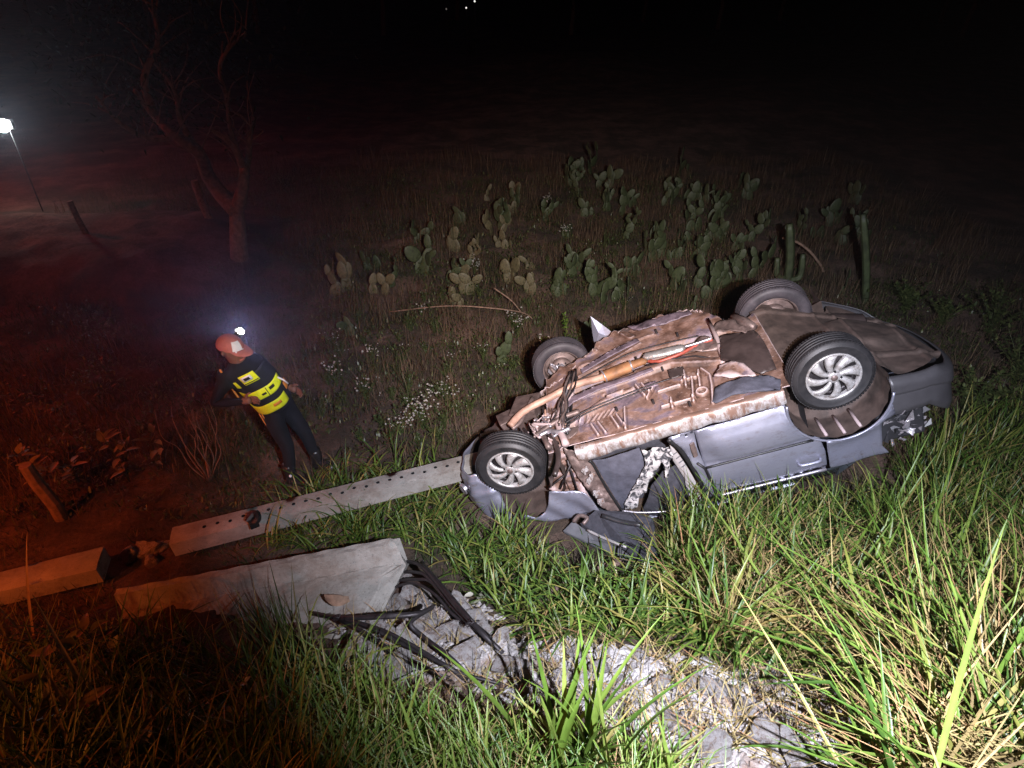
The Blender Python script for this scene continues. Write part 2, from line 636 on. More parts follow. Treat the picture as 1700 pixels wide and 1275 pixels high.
def smooth_path(pts, n=8):
    P = [Vector(q) for q in pts]
    P = [P[0] * 2 - P[1]] + P + [P[-1] * 2 - P[-2]]
    out = []
    for i in range(1, len(P) - 2):
        for k in range(n):
            t_ = k / n
            a, b, c, d = P[i - 1:i + 3]
            out.append(0.5 * ((2 * b) + (c - a) * t_ + (2 * a - 5 * b + 4 * c - d) * t_ ** 2 + (3 * b - a - 3 * c + d) * t_ ** 3))
    out.append(P[-2])
    return out


def pip(x, y, poly):
    c = False
    j = len(poly) - 1
    for i in range(len(poly)):
        xi, yi = poly[i]
        xj, yj = poly[j]
        if (yi > y) != (yj > y) and x < (xj - xi) * (y - yi) / (yj - yi) + xi:
            c = not c
        j = i
    return c


def panel(name, outline, fn, mat, parent, step=0.05, thick=0.012, holes=(), dens=None):
    """a sheet cut to an outline (with holes) and bent over the surface fn(u, v) -> (x, y, z)"""
    def densify(pl):
        out = []
        for i in range(len(pl)):
            a, b = pl[i], pl[(i + 1) % len(pl)]
            L = math.dist(a, b)
            k = max(1, int(L / (dens or step)))
            for q in range(k):
                out.append((a[0] + (b[0] - a[0]) * q / k, a[1] + (b[1] - a[1]) * q / k))
        return out
    loops = [densify(outline)] + [list(h) for h in holes]
    vs, es = [], []
    for lp in loops:
        b = len(vs)
        vs += lp
        es += [(b + i, b + (i + 1) % len(lp)) for i in range(len(lp))]
    xs = [q[0] for q in outline]
    ys = [q[1] for q in outline]
    rr = random.Random(3)
    x = min(xs) + step / 2
    while x < max(xs):
        y = min(ys) + step / 2
        while y < max(ys):
            q = (x + rr.uniform(-.12, .12) * step, y + rr.uniform(-.12, .12) * step)
            if pip(q[0], q[1], outline) and not any(pip(q[0], q[1], h) for h in holes):
                if min(math.dist(q, e) for e in loops[0]) > step * 0.45:
                    vs.append(q)
            y += step
        x += step
    r = delaunay_2d_cdt([Vector(q) for q in vs], es, [], 0, 1e-5)
    V2, F2 = r[0], r[2]
    F = []
    for f in F2:
        cx = sum(V2[i][0] for i in f) / len(f)
        cy = sum(V2[i][1] for i in f) / len(f)
        if pip(cx, cy, outline) and not any(pip(cx, cy, h) for h in holes):
            F.append(tuple(f))
    V = [fn(q[0], q[1]) for q in V2]
    o = mk(name, V, F, mat, parent, True)
    if thick:
        md = o.modifiers.new('thickness', 'SOLIDIFY')
        md.thickness = thick
        md.offset = 0
    return o


def arc(cx, cy, r, a0, a1, n):
    return [(cx + r * math.cos(math.radians(a0 + (a1 - a0) * i / (n - 1))), cy + r * math.sin(math.radians(a0 + (a1 - a0) * i / (n - 1)))) for i in range(n)]


def tmp(objs):
    return objs


# ------------------------------------------------------------------ ground
gx = np.concatenate([-np.geomspace(400, 7.2, 26), np.linspace(-7, 8, 190), np.geomspace(8.2, 400, 26)])
gy = np.concatenate([np.linspace(-60, -2, 10), np.linspace(-1.5, 12, 180), np.geomspace(12.3, 700, 44)])
XX, YY = np.meshgrid(gx, gy)
HH = ground_h(XX, YY)
near = (YY > 0) & (YY < 12) & (abs(XX) < 8)
HH = HH + np.where(near, 0.012 * np.sin(XX * 23 + 3 * np.sin(YY * 17)) * np.sin(YY * 21 + 2 * np.cos(XX * 13)), 0)
V = np.stack([XX.ravel(), YY.ravel(), HH.ravel()], 1)
ny, nx = XX.shape
I = (np.arange(ny - 1)[:, None] * nx + np.arange(nx - 1)[None, :]).ravel()
F = np.stack([I, I + 1, I + nx + 1, I + nx], 1)
ground = mk_np('ground', V, F, 'soil')
tag(ground, kind='structure')

# ================================================================== THE WRECKED CAR
car = empty('overturned_car')
mw = Matrix([[A_CAR[0, 0], A_CAR[0, 1], A_CAR[0, 2], L_CAR[0]],
             [A_CAR[1, 0], A_CAR[1, 1], A_CAR[1, 2], L_CAR[1]],
             [A_CAR[2, 0], A_CAR[2, 1], A_CAR[2, 2], L_CAR[2]], [0, 0, 0, 1]])
car.matrix_world = mw
tag(car, 'wrecked silver hatchback lying upside down on its roof in the grass, muddy underside showing', 'car')
MWI = mw.inverted()


def W2C(p):
    return MWI @ Vector(p)


# ---- floor pan with its tunnel, rails, swages and stampings
FE = [(1.30, 0.18), (1.12, 0.32)]
for q in ((400, 320), (500, 232), (560, 205), (640, 182), (700, 165), (760, 150), (800, 152), (880, 188)):
    c_ = car_floor(*q)
    FE.append((c_[0], c_[1]))
FE = sorted(FE)
fe_x = np.array([q[0] for q in FE])
fe_y = np.array([q[1] for q in FE])


def seg_dist(X, Y, a, b):
    ax, ay = a
    bx, by = b
    L2 = (bx - ax) ** 2 + (by - ay) ** 2 + 1e-12
    t_ = np.clip(((X - ax) * (bx - ax) + (Y - ay) * (by - ay)) / L2, 0, 1)
    return np.hypot(X - ax - t_ * (bx - ax), Y - ay - t_ * (by - ay))


def pl_dist(X, Y, zpts):
    P_ = [car_floor(*q)[:2] for q in zpts]
    D = np.full(X.shape, 9.0)
    for a, b in zip(P_[:-1], P_[1:]):
        D = np.minimum(D, seg_dist(X, Y, a, b))
    return D


def plateau(D, w_, soft=0.012):
    return 1 / (1 + np.exp(np.clip((D - w_) / soft * 2.5, -40, 40)))


def relief(X, Y):
    h = np.zeros(X.shape)                    # proud of the floor
    h -= 0.11 * plateau(pl_dist(X, Y, [(330, 450), (470, 372), (610, 310), (760, 262), (870, 235)]), 0.085, 0.03)
    h += 0.045 * plateau(pl_dist(X, Y, [(345, 470), (380, 440), (560, 378), (700, 328), (870, 320)]), 0.035)
    h += 0.042 * plateau(pl_dist(X, Y, [(340, 552), (400, 515), (480, 455), (575, 415)]), 0.028)
    h += 0.022 * plateau(pl_dist(X, Y, [(345, 604), (560, 552), (870, 472), (1060, 424)]), 0.018)
    h += 0.020 * plateau(pl_dist(X, Y, [(405, 345), (560, 262), (640, 232)]), 0.020)
    h += 0.020 * plateau(pl_dist(X, Y, [(400, 372), (500, 318), (600, 262)]), 0.016)
    for i in range(7):
        h -= 0.024 * plateau(pl_dist(X, Y, [(392 + 18 * i, 531 - 6 * i), (408 + 18 * i, 507 - 6 * i)]), 0.006, 0.004)
    for a, b in (((440, 528), (462, 560)), ((462, 520), (486, 552)), ((505, 500), (528, 534)), ((522, 494), (546, 528)), ((548, 470), (552, 540)),
                 ((585, 398), (614, 430)), ((604, 392), (632, 424)), ((648, 395), (622, 440)), ((672, 470), (780, 440)), ((660, 420), (730, 400)),
                 ((735, 385), (790, 372)), ((790, 350), (796, 400)), ((744, 352), (750, 400)), ((770, 380), (775, 450)), ((700, 440), (706, 470))):
        h += 0.030 * plateau(pl_dist(X, Y, [a, b]), 0.009, 0.005)
    c0 = car_floor(802, 418)[:2]
    rr_ = np.hypot(X - c0[0], Y - c0[1])
    h += 0.026 * plateau(rr_, 0.052, 0.008) - 0.03 * plateau(rr_, 0.030, 0.006)
    h += 0.03 * plateau(pl_dist(X, Y, [(800, 345), (828, 365), (835, 400), (838, 455)]), 0.010, 0.006)
    for q, r_ in (((366, 560), 0.024), ((330, 598), 0.016), ((620, 380), 0.012), ((700, 500), 0.010), ((478, 428), 0.012)):
        c1 = car_floor(*q)[:2]
        h -= 0.03 * plateau(np.hypot(X - c1[0], (Y - c1[1])), r_, 0.004)
    # raised pads and shallow pressed fields
    for q0, q1, w_ in (((590, 350), (650, 330), 0.03), ((500, 440), (540, 428), 0.025), ((420, 300), (450, 285), 0.03), ((545, 225), (570, 240), 0.035)):
        h += 0.018 * plateau(pl_dist(X, Y, [q0, q1]), w_, 0.006)
    # the far side is buckled
    fy = np.interp(X, fe_x, fe_y)
    cr = np.clip((Y - (fy - 0.45)) / 0.45, 0, 1)
    h += cr * (0.018 * np.sin(X * 9 + 2 * np.sin(Y * 7)) + 0.008 * np.sin(X * 27 + Y * 13) * np.cos(Y * 21) + 0.03 * np.abs(np.sin(X * 5.1 + Y * 3)) - 0.01)
    h += 0.0025 * vnoise(X * 4, Y * 4, 1.0) + 0.0012 * vnoise(X * 17, Y * 17, 3.0)
    return h


xs = np.linspace(1.02, -0.95, 330)
us = np.linspace(0, 1, 250)
XX, UU = np.meshgrid(xs, us, indexing='ij')
fy = np.interp(XX, fe_x, fe_y) + 0.018 * np.sin(XX * 31) + 0.012 * np.sin(XX * 67 + 1)
YY = -0.748 + UU * (fy + 0.748)
ZZ = floor_plane(YY) - relief(XX, YY)
n0, n1_ = XX.shape
V = np.stack([XX.ravel(), YY.ravel(), ZZ.ravel()], 1)
I = (np.arange(n0 - 1)[:, None] * n1_ + np.arange(n1_ - 1)[None, :]).ravel()
F = np.stack([I, I + n1_, I + n1_ + 1, I + 1], 1)
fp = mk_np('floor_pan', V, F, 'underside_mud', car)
md = fp.modifiers.new('thickness', 'SOLIDIFY')
md.thickness = 0.006

def rear_z(x, y):
    k = np.clip((-x - 1.05) / 1.0, 0, 1)
    return floor_plane(y) + 0.07 + k * (0.18 + 0.36 * np.clip((y + 0.75) / 1.3, 0, 1)) + 0.25 * np.clip(-x - 1.95, 0, 1)


# ---- rear floor: trunk well, between and behind the wheels
xs = np.linspace(-0.93, -2.10, 130)
us = np.linspace(0, 1, 120)
XX, UU = np.meshgrid(xs, us, indexing='ij')
inarch = 1 / (1 + np.exp(np.clip((np.abs(XX + 1.22) - 0.40) / 0.012, -40, 40)))
y0 = -0.74 + 0.20 * inarch + np.clip(-1.6 - XX, 0, 1) ** 2 * 1.35
y1 = 0.70 - 0.16 * inarch - np.clip(-1.6 - XX, 0, 1) ** 2 * 1.3
YY = y0 + UU * (y1 - y0)
wl = np.hypot((XX + 1.72) / 1.0, (YY - 0.05))
ZZ = rear_z(XX, YY) - 0.06 * plateau(wl, 0.27, 0.05)
ZZ = ZZ - 0.022 * plateau(np.abs(YY + 0.38), 0.035) - 0.022 * plateau(np.abs(YY - 0.42), 0.035) - 0.02 * plateau(np.abs(XX + 1.98), 0.03)
ZZ = ZZ + 0.0035 * vnoise(XX * 5, YY * 5, 2.0) - 0.012 * plateau(np.abs(XX + 1.45), 0.012, 0.006) - 0.012 * plateau(np.abs(XX + 1.62), 0.012, 0.006)
n0, n1_ = XX.shape
V = np.stack([XX.ravel(), YY.ravel(), ZZ.ravel()], 1)
I = (np.arange(n0 - 1)[:, None] * n1_ + np.arange(n1_ - 1)[None, :]).ravel()
F = np.stack([I, I + n1_, I + n1_ + 1, I + 1], 1)
mk_np('trunk_floor', V, F, 'dimmed_mud', car)  # weak light at the tail is put into this darker mud colour


def floor_poly(name, zpts, dz, mat, bulge=0.0, step=0.03, thick=0.01, parent=None, rough=0.0):
    P_ = [tuple(car_floor(*q)[:2]) for q in zpts]
    cx = sum(q[0] for q in P_) / len(P_)
    cy = sum(q[1] for q in P_) / len(P_)
    rad = max(math.dist((cx, cy), q) for q in P_)

    def fn(x, y):
        r_ = min(1.0, math.dist((x, y), (cx, cy)) / rad)
        return (x, y, floor_plane(y) - dz - bulge * (1 - r_ ** 2) + rough * float(vnoise(x * 9, y * 9, dz * 40)))
    return panel(name, P_, fn, mat, parent or car, step, thick)


floor_poly('fuel_tank', [(862, 232), (975, 228), (1010, 270), (1048, 352), (1000, 372), (930, 350), (868, 330)], 0.0, 'tank_plastic', 0.07, rough=0.008)
floor_poly('tank_shield', [(838, 458), (852, 420), (905, 400), (1000, 378), (1062, 385), (1060, 420), (960, 440), (850, 462)], 0.02, 'slate_cloth', 0.05, rough=0.012)
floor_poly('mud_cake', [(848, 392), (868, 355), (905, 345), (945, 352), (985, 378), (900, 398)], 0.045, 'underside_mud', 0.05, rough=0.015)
hs = floor_poly('heat_shield', [(745, 292), (775, 280), (800, 250), (825, 246), (868, 262), (858, 284), (800, 290)], 0.02, 'dirty_steel', 0.02, rough=0.02)
floor_poly('heat_shield', [(835, 215), (870, 190), (905, 192), (925, 215), (975, 222), (985, 238), (900, 232), (850, 232)], 0.03, 'dirty_steel', 0.02, rough=0.02)

# rails and crossmembers as folded box sections
def fl(pts, dz):
    return [Vector(car_floor(*q, dz)) for q in pts]


# separate pressed parts bolted over the floor
floor_poly('tunnel_shield', [(560, 352), (600, 328), (700, 300), (800, 282), (850, 300), (852, 318), (760, 318), (690, 326), (620, 350), (570, 372)], -0.02, 'dull_primer', -0.02, 0.02, 0.006, rough=0.006)
floor_poly('floor_stiffener', [(352, 478), (372, 452), (470, 410), (560, 384), (640, 352), (648, 362), (560, 398), (470, 428), (385, 468), (360, 492)], 0.052, 'dull_primer', 0.006, 0.02, 0.01)
floor_poly('floor_stiffener', [(405, 352), (500, 296), (590, 250), (600, 260), (510, 308), (412, 364)], 0.030, 'dull_primer', 0.008, 0.02, 0.01)
floor_poly('floor_stiffener', [(560, 214), (640, 190), (760, 158), (772, 172), (700, 196), (600, 226)], 0.030, 'dull_primer', 0.008, 0.02, 0.01, rough=0.01)
floor_poly('jack_plate', [(352, 558), (368, 545), (400, 540), (396, 560), (372, 578), (352, 580)], 0.030, 'dirty_steel', 0.0, 0.02, 0.008)
floor_poly('cover_plate', [(690, 352), (742, 340), (750, 366), (700, 382)], 0.022, 'tank_plastic', 0.004, 0.02, 0.008)
floor_poly('cover_plate', [(612, 398), (650, 388), (660, 402), (622, 414)], 0.022, 'dull_primer', 0.004, 0.02, 0.008)
for q in ((400, 500), (520, 470), (640, 445), (760, 452), (470, 400), (560, 372), (670, 338), (430, 330), (530, 275), (650, 215), (720, 225), (585, 305)):
    b = MB()
    c_ = Vector(car_floor(*q, 0.03))
    b.tube([c_ + Vector((0, 0, .03)), c_ + Vector((0, 0, -.012))], [.012, .010], 8)
    b.build('floor_bolt', 'black_steel', car, False)
for zp in ([(350, 520), (420, 478), (520, 436), (640, 392), (700, 372)], [(356, 528), (424, 486), (524, 444), (636, 402)], [(395, 380), (470, 338), (560, 292), (660, 262), (790, 232)]):
    b = MB()
    b.tube(smooth_path(fl(zp, 0.055), 6), 0.0065, 6)
    b.build('brake_line', 'black_steel', car, True)
b = MB()
b.tube(fl([(820, 180), (850, 240), (868, 300), (870, 330)], 0.02), 0.022, 6)
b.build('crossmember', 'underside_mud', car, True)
b = MB()
b.tube(fl([(905, 170), (945, 190), (975, 205)], 0.05), [0.04, 0.045, 0.03], 8)
b.build('bracket', 'dirty_steel', car, True)
b = MB()
b.tube(fl([(620, 330), (700, 308), (780, 298), (870, 312)], 0.03), 0.008, 6)
b.build('fuel_line', 'black_steel', car, True)

# ---- exhaust
b = MB()
b.tube(smooth_path(fl([(172, 528), (200, 495), (236, 468), (300, 436), (380, 396), (478, 368)], 0.055)), 0.033, 12)
ex = b.build('exhaust_pipe', 'orange_pipe', car, True)
b = MB()
b.tube(fl([(470, 372), (480, 366), (560, 334), (572, 328), (612, 314), (622, 310)], 0.045), [0.03, 0.056, 0.056, 0.040, 0.036, 0.022], 16, flat=0.8)
b.build('catalytic_converter', 'rust_pipe', ex, True)
b = MB()
b.tube(fl([(478, 367), (482, 365)], 0.045), 0.062, 16)
b.build('pipe_flange', 'bare_metal', ex, True)
b = MB()
b.tube(fl([(566, 331), (571, 329)], 0.045), 0.050, 16)
b.build('pipe_flange', 'bare_metal', ex, True)
b = MB()
b.tube(smooth_path(fl([(620, 314), (660, 316), (720, 296), (760, 276), (800, 256), (835, 244)], 0.035)), 0.016, 10)
b.build('rear_pipe', 'red_pipe', ex, True)
b = MB()
b.tube(fl([(612, 306), (618, 300), (690, 284), (735, 272), (745, 268)], 0.085), [0.022, 0.042, 0.044, 0.040, 0.02], 12, flat=0.55)
b.build('heat_foil', 'foil', ex, True)
b = MB()
b.tube(smooth_path(fl([(745, 268), (780, 258), (815, 246), (832, 240)], 0.075)), 0.012, 8)
b.build('steel_tube', 'bare_metal', ex, True)

# rear silencer tucked behind the far wheel
b = MB()
p0, p1 = car_pt(1165, 190, 1, 0.50), car_pt(1340, 190, 1, 0.40)
b.tube([p0, Vector(p0).lerp(Vector(p1), .05), Vector(p0).lerp(Vector(p1), .93), p1], [0.05, 0.105, 0.10, 0.05], 20, flat=0.75)
b.build('rear_silencer', 'tank_plastic', car, True)

# ---- rear axle beam, trailing arms, springs
b = MB()
a0 = Vector(car_pt(965, 182, 1, 0.56))
a1 = Vector(car_pt(1062, 350, 1, -0.46))
b.tube([a0, a0.lerp(a1, .5) + Vector((0, 0, .01)), a1], [0.045, 0.04, 0.045], 6)
ax = b.build('axle_beam', 'black_steel', car, False, bevel=0.006)
for hub_z, ang, yy in (((1040, 165), 0, 0.60), ((1130, 330), 0, -0.60)):
    h_ = Vector(car_pt(*hub_z, 1, yy))
    b = MB()
    st = a0 if yy > 0 else a1
    b.tube([st + Vector((0.22, 0, 0.03)), st, h_], [0.03, 0.042, 0.035], 8)
    b.build('trailing_arm', 'dirty_steel', ax, True)
    b = MB()
    b.tube([h_ + Vector((0.03, -.08 * np.sign(yy), 0)), h_ + Vector((0.10, -.10 * np.sign(yy), 0.34))], [0.022, 0.028], 8)
    b.build('damper', 'black_steel', ax, True)
    b = MB()
    sp = [st + Vector((-.10, .02, 0.0)) + Vector((math.cos(k * .55) * .05, math.sin(k * .55) * .05, k * 0.0042)) for k in range(60)]
    b.tube(sp, 0.007, 5)
    b.build('spring', 'dirty_steel', ax, True)

# ---- sill
xs = np.linspace(0.80, -0.85, 140)
prof = [(-0.735, 0.138), (-0.762, 0.136), (-0.786, 0.140), (-0.797, 0.155), (-0.801, 0.19), (-0.800, 0.225), (-0.792, 0.262), (-0.76, 0.280)]
V, F = [], []
for i, x in enumerate(xs):
    for j, (y, z) in enumerate(prof):
        wob = 0.006 * math.sin(x * 17 + j) + 0.004 * math.sin(x * 41)
        V.append((x, y + wob, z + 0.004 * math.sin(x * 23 + 2 * j) + 0.03 * max(0, x - .45)))
for i in range(len(xs) - 1):
    for j in range(len(prof) - 1):
        a = i * len(prof) + j
        F.append((a, a + 1, a + 1 + len(prof), a + len(prof)))
mk('sill', V, F, 'scraped_sill', car)

# ---- right flank
AC_R = (-1.205, 0.33)      # rear wheel arch centre
R_R = 0.372
rear_arc = arc(AC_R[0], AC_R[1], R_R, -8, 62, 14)


def door_fn(x, z):
    y = side_y(x, z) + 0.9 * max(0, 0.42 - z) ** 2 * min(1, max(0, (-.17 - x) * 12)) + 0.35 * max(0, z - .75) ** 2
    g = abs(z - 0.645)
    y += 0.020 * math.exp(-(g / 0.012) ** 2)                 # groove of the waist moulding
    y += 0.012 * max(0, 1 - abs(z - 0.36) / 0.10) * (1 if x > -.8 else 0)
    y += 0.006 * math.sin(x * 7 + z * 3) - 0.030 * (1 - min(1, ((z - .46) / .19) ** 2)) * min(1, max(0, (-.16 - x) * 9)) + 0.024 * math.exp(-(((x + .22) / .09) ** 2 + ((z - .57) / .12) ** 2))
    y += 0.016 * max(0, (x + 0.18) / 0.05) if x > -.18 else 0
    return (x, y, z)


dr = panel('rear_door', [(-0.145, 0.275)] + [(-0.5, 0.278)] + rear_arc + [(-1.055, 0.80), (-1.055, 0.985), (-0.6, 0.99), (-0.135, 0.99), (-0.14, 0.64)], door_fn, 'silver_paint', car, 0.025, 0.01)
b = MB()
b.tube([Vector((x, side_y(x, 0.65) - 0.006, 0.652)) for x in np.linspace(-0.15, -0.98, 14)], 0.011, 6)
b.build('door_moulding', 'seal_rubber', dr, True)
b = MB()
b.tube([Vector((x, side_y(x, 1.0) - 0.008, 1.0)) for x in np.linspace(-0.15, -1.04, 14)], 0.013, 6)
b.build('window_strip', 'bare_metal', dr, True)
b = MB()
b.tube(smooth_path([(-0.84, side_y(-.84, .85) - .002, .86), (-0.86, side_y(-.9, .85) - .035, .86), (-0.99, side_y(-.99, .85) - .035, .86), (-1.01, side_y(-1.01, .85) - .002, .86)], 5), 0.013, 8)
b.build('door_handle', 'silver_paint', dr, True)

quarter = [(-1.068, 0.99), (-1.068, 0.80)] + arc(AC_R[0], AC_R[1], R_R, 68, 160, 16) + [(-1.58, 0.62), (-1.47, 0.63), (-1.47, 0.90), (-1.52, 1.0)]


def quarter_fn(x, z):
    y = side_y(x, z)
    d = math.dist((x, z), AC_R)
    y -= 0.028 * math.exp(-((d - R_R) / 0.05) ** 2)
    y += 0.012 * math.sin(x * 12 + z * 6)
    return (x, y, z)


panel('rear_quarter_panel', quarter, quarter_fn, 'silver_paint', car, 0.03, 0.01)
b = MB()
b.tube([Vector((AC_R[0] + R_R * math.cos(t_), -0.832 + 0.01 * math.cos(t_), AC_R[1] + R_R * math.sin(t_))) for t_ in np.linspace(math.radians(-10), math.radians(172), 36)], 0.011, 6)
b.build('arch_lip', 'silver_paint', car, True)


def arch_liner(cx, cz, r, y_out, y_in, a0, a1):
    V, F = [], []
    n = 40
    ts = np.linspace(math.radians(a0), math.radians(a1), n)
    ys = np.linspace(y_out, y_in, 8)
    for t_ in ts:
        for y in ys:
            rr_ = r + 0.004 * math.sin(t_ * 7 + y * 20) + 0.005 * math.sin(t_ * 19)
            V.append((cx + rr_ * math.cos(t_), y, cz + rr_ * math.sin(t_)))
        V.append((cx, y_in + .01, cz))
    k = len(ys) + 1
    for i in range(n - 1):
        for j in range(k - 1):
            a = i * k + j
            F.append((a, a + 1, a + 1 + k, a + k))
    o = mk('arch_liner', V, F, 'dimmed_mud', car)
    return o


for sgn in (-1, 1):
    arch_liner(AC_R[0], AC_R[1], R_R - 0.008, 0.80 * sgn, 0.52 * sgn, -25, 195)
arch_liner(1.30, 0.36, 0.335, -0.78, -0.46, -20, 200)
# ribs of the rear liner, muddy
for k, t_ in enumerate((70, 92, 112)):
    b = MB()
    t_ = math.radians(t_)
    p_ = lambda r, y: Vector((AC_R[0] + r * math.cos(t_), y, AC_R[1] + r * math.sin(t_)))
    b.tube([p_(.35, -.79), p_(.352, -.55)], 0.013, 6)
    b.build('liner_rib', 'underside_mud', car, True)

# ---- B pillar with its seal, holes and striker plate
pb = [tuple(car_pt(*q, 1, -0.8)[[0, 2]]) for q in ((692, 572), (776, 546), (786, 600), (812, 662), (848, 768), (820, 790), (800, 720), (762, 640), (735, 602))]
hc = tuple(car_pt(751, 563, 1, -.8)[[0, 2]])
hole = arc(hc[0], hc[1], 0.011, 0, 324, 10)
bp = panel('b_pillar', pb, lambda x, z: (x, side_y(x, z) + 0.018 + 0.006 * math.sin(z * 30 + x * 20), z), 'silver_paint', car, 0.02, 0.01, holes=[hole])
b = MB()
q0, q1 = Vector(car_pt(768, 585, 1, -.815)), Vector(car_pt(782, 628, 1, -.82))
b.tube([q0, q0.lerp(q1, .5), q1], [0.022, 0.024, 0.02], 8, flat=0.4)
b.build('striker_plate', 'dirty_steel', bp, False)
b = MB()
b.tube([Vector(car_pt(*q, 1, -.80)) for q in ((786, 650), (812, 668), (838, 720), (858, 775))], 0.012, 6)
b.build('pillar_trim', 'seal_rubber', bp, True)
op = [(430, 640), (520, 612), (600, 592), (690, 572), (722, 596), (745, 626), (772, 668), (800, 720), (812, 760), (803, 778)]
op2 = [(800, 782), (700, 800), (600, 812), (540, 808)]
op3 = [(538, 806), (500, 750), (470, 700), (445, 655), (432, 642)]
b = MB()
b.tube(smooth_path([Vector(car_pt(*q, 1, -.785)) for q in op[3:]], 5), 0.019, 8)
b.build('door_seal', 'seal_rubber', car, True)
b = MB()
b.tube(smooth_path([Vector(car_pt(*q, 1, -.775)) for q in op3], 5), 0.012, 8)
b.build('door_seal', 'seal_rubber', car, True)
b = MB()
b.tube(smooth_path([Vector(car_pt(*q, 1, -.78)) for q in [(803, 782), (700, 806), (600, 812), (540, 806)]], 5), 0.009, 8)
b.build('roof_channel', 'bare_metal', car, True)


def side_poly(name, zpts, y, mat, bulge=0.0, rough=0.0, freq=8, step=0.03, thick=0.008, parent=None, tilt=0.0, holes=()):
    P_ = [tuple(car_pt(*q, 1, y)[[0, 2]]) for q in zpts]
    cx = sum(q[0] for q in P_) / len(P_)
    cy = sum(q[1] for q in P_) / len(P_)
    rad = max(math.dist((cx, cy), q) for q in P_)

    def fn(x, z):
        r_ = min(1.0, math.dist((x, z), (cx, cy)) / rad)
        return (x, y - bulge * (1 - r_ ** 2) + tilt * (x - cx) + rough * (float(vnoise(x * freq, z * freq, y * 7)) + 0.5 * abs(math.sin(x * freq * 2.3 + z * freq * 1.1))), z)
    return panel(name, P_, fn, mat, parent or car, step, thick)


# ---- cabin seen through the missing front doorway
side_poly('cabin_lining', [(420, 625), (700, 565), (850, 770), (830, 830), (540, 850), (470, 760)], -0.42, 'cabin_cloth', -0.05, 0.01, 5, 0.05)
side_poly('door_airbag', [(440, 640), (520, 618), (598, 596), (612, 640), (618, 680), (590, 740), (562, 800), (520, 800), (480, 720)], -0.62, 'slate_cloth', 0.06, 0.012, 5, 0.03)
side_poly('front_seat', [(612, 770), (632, 705), (672, 662), (712, 652), (742, 690), (757, 735), (758, 790), (690, 815), (600, 815)], -0.60, 'cabin_cloth', 0.10, 0.01, 5, 0.03)
side_poly('pillar_cover', [(694, 584), (712, 600), (806, 740), (806, 790), (752, 795), (745, 700), (706, 640)], -0.66, 'light_trim', 0.01, 0.004, 5, 0.03)
for k in range(4):
    b = MB()
    b.tube([Vector(car_pt(708 + 9 * k, 622 + 14 * k, 1, -0.675)), Vector(car_pt(722 + 9 * k, 612 + 14 * k, 1, -0.675))], 0.005, 5)
    b.build('vent_slot', 'grey_plastic', car, False)
side_poly('hanging_cloth', [(600, 600), (622, 608), (640, 600), (690, 592), (706, 618), (694, 640), (690, 690), (678, 688), (678, 650), (668, 640), (650, 672), (628, 700), (618, 736), (596, 752), (586, 798), (550, 806), (546, 785), (566, 740), (592, 690), (614, 650), (612, 625)],
          -0.70, 'pattern_cloth', 0.03, 0.018, 16, 0.018, 0.006)

# ---- front: hinge post, inner wing, fender, bumper
side_poly('hinge_post', [(345, 600), (430, 632), (450, 655), (480, 705), (540, 806), (505, 812), (470, 790), (430, 740), (392, 690), (365, 645)], -0.765, 'dirty_steel', 0.0, 0.016, 14, 0.018)
for q in ((418, 672), (432, 705), (455, 748), (440, 690), (470, 775)):
    b = MB()
    c_ = Vector(car_pt(*q, 1, -0.79))
    b.box(c_, (0.06, 0.03, 0.035), Matrix.Rotation(random.uniform(-1, 1), 3, 'Y'))
    b.tube([c_ + Vector((0.01, -.02, -.03)), c_ + Vector((0.01, -.02, .03))], 0.010, 8)
    b.build('hinge', 'scraped_sill', car, False, bevel=0.004)
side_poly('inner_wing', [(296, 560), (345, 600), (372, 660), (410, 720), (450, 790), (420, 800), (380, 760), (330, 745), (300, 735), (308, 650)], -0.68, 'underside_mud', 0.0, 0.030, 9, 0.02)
side_poly('inner_wing', [(300, 590), (330, 610), (322, 680), (306, 728), (296, 690)], -0.73, 'tank_plastic', 0.0, 0.02, 10, 0.02)
for a, c_, yy in (((372, 650), (335, 735), -.74), ((360, 640), (392, 740), -.735), ((300, 730), (350, 690), -.74)):
    b = MB()
    b.tube([Vector(car_pt(*a, 1, yy)), Vector(car_pt(*c_, 1, yy))], 0.009, 6)
    b.build('wing_brace', 'black_steel', car, True)
fen = [(300, 745), (318, 742), (420, 752), (440, 770), (462, 800), (470, 815), (420, 828), (330, 842), (262, 842), (215, 832), (222, 822), (255, 832), (288, 812), (297, 785)]


def fender_fn_pts():
    return [tuple(car_pt(*q, 1, -0.80)[[0, 2]]) for q in fen]


def fender_fn(x, z):
    y = -0.80 + 0.05 * max(0, z - 0.66) * 4 * 0.5
    y += 0.030 * math.sin((x - 0.86) * 13) * max(0, min(1, (1.15 - x) * 5)) + 0.010 * math.sin(x * 31 + z * 20)
    return (x, y, z)


panel('front_fender', fender_fn_pts(), fender_fn, 'silver_paint', car, 0.02, 0.008)
# hood edge and folded hood below the fender (near the ground)
V, F = [], []
nx_, ny_ = 40, 24
for i in range(nx_):
    for j in range(ny_):
        x = 0.86 + i / (nx_ - 1) * 1.0
        y = -0.74 + j / (ny_ - 1) * 1.3 + 0.10 * max(0, x - 1.5)
        edge = math.exp(-((j) / 2.0) ** 2)
        V.append((x, y, 0.93 - 0.16 * max(0, (x - 1.0)) ** 1.5 - 0.05 * edge + 0.012 * math.sin(x * 14 + y * 6)))
for i in range(nx_ - 1):
    for j in range(ny_ - 1):
        a = i * ny_ + j
        F.append((a, a + 1, a + 1 + ny_, a + ny_))
mk('bonnet', V, F, 'silver_paint', car)

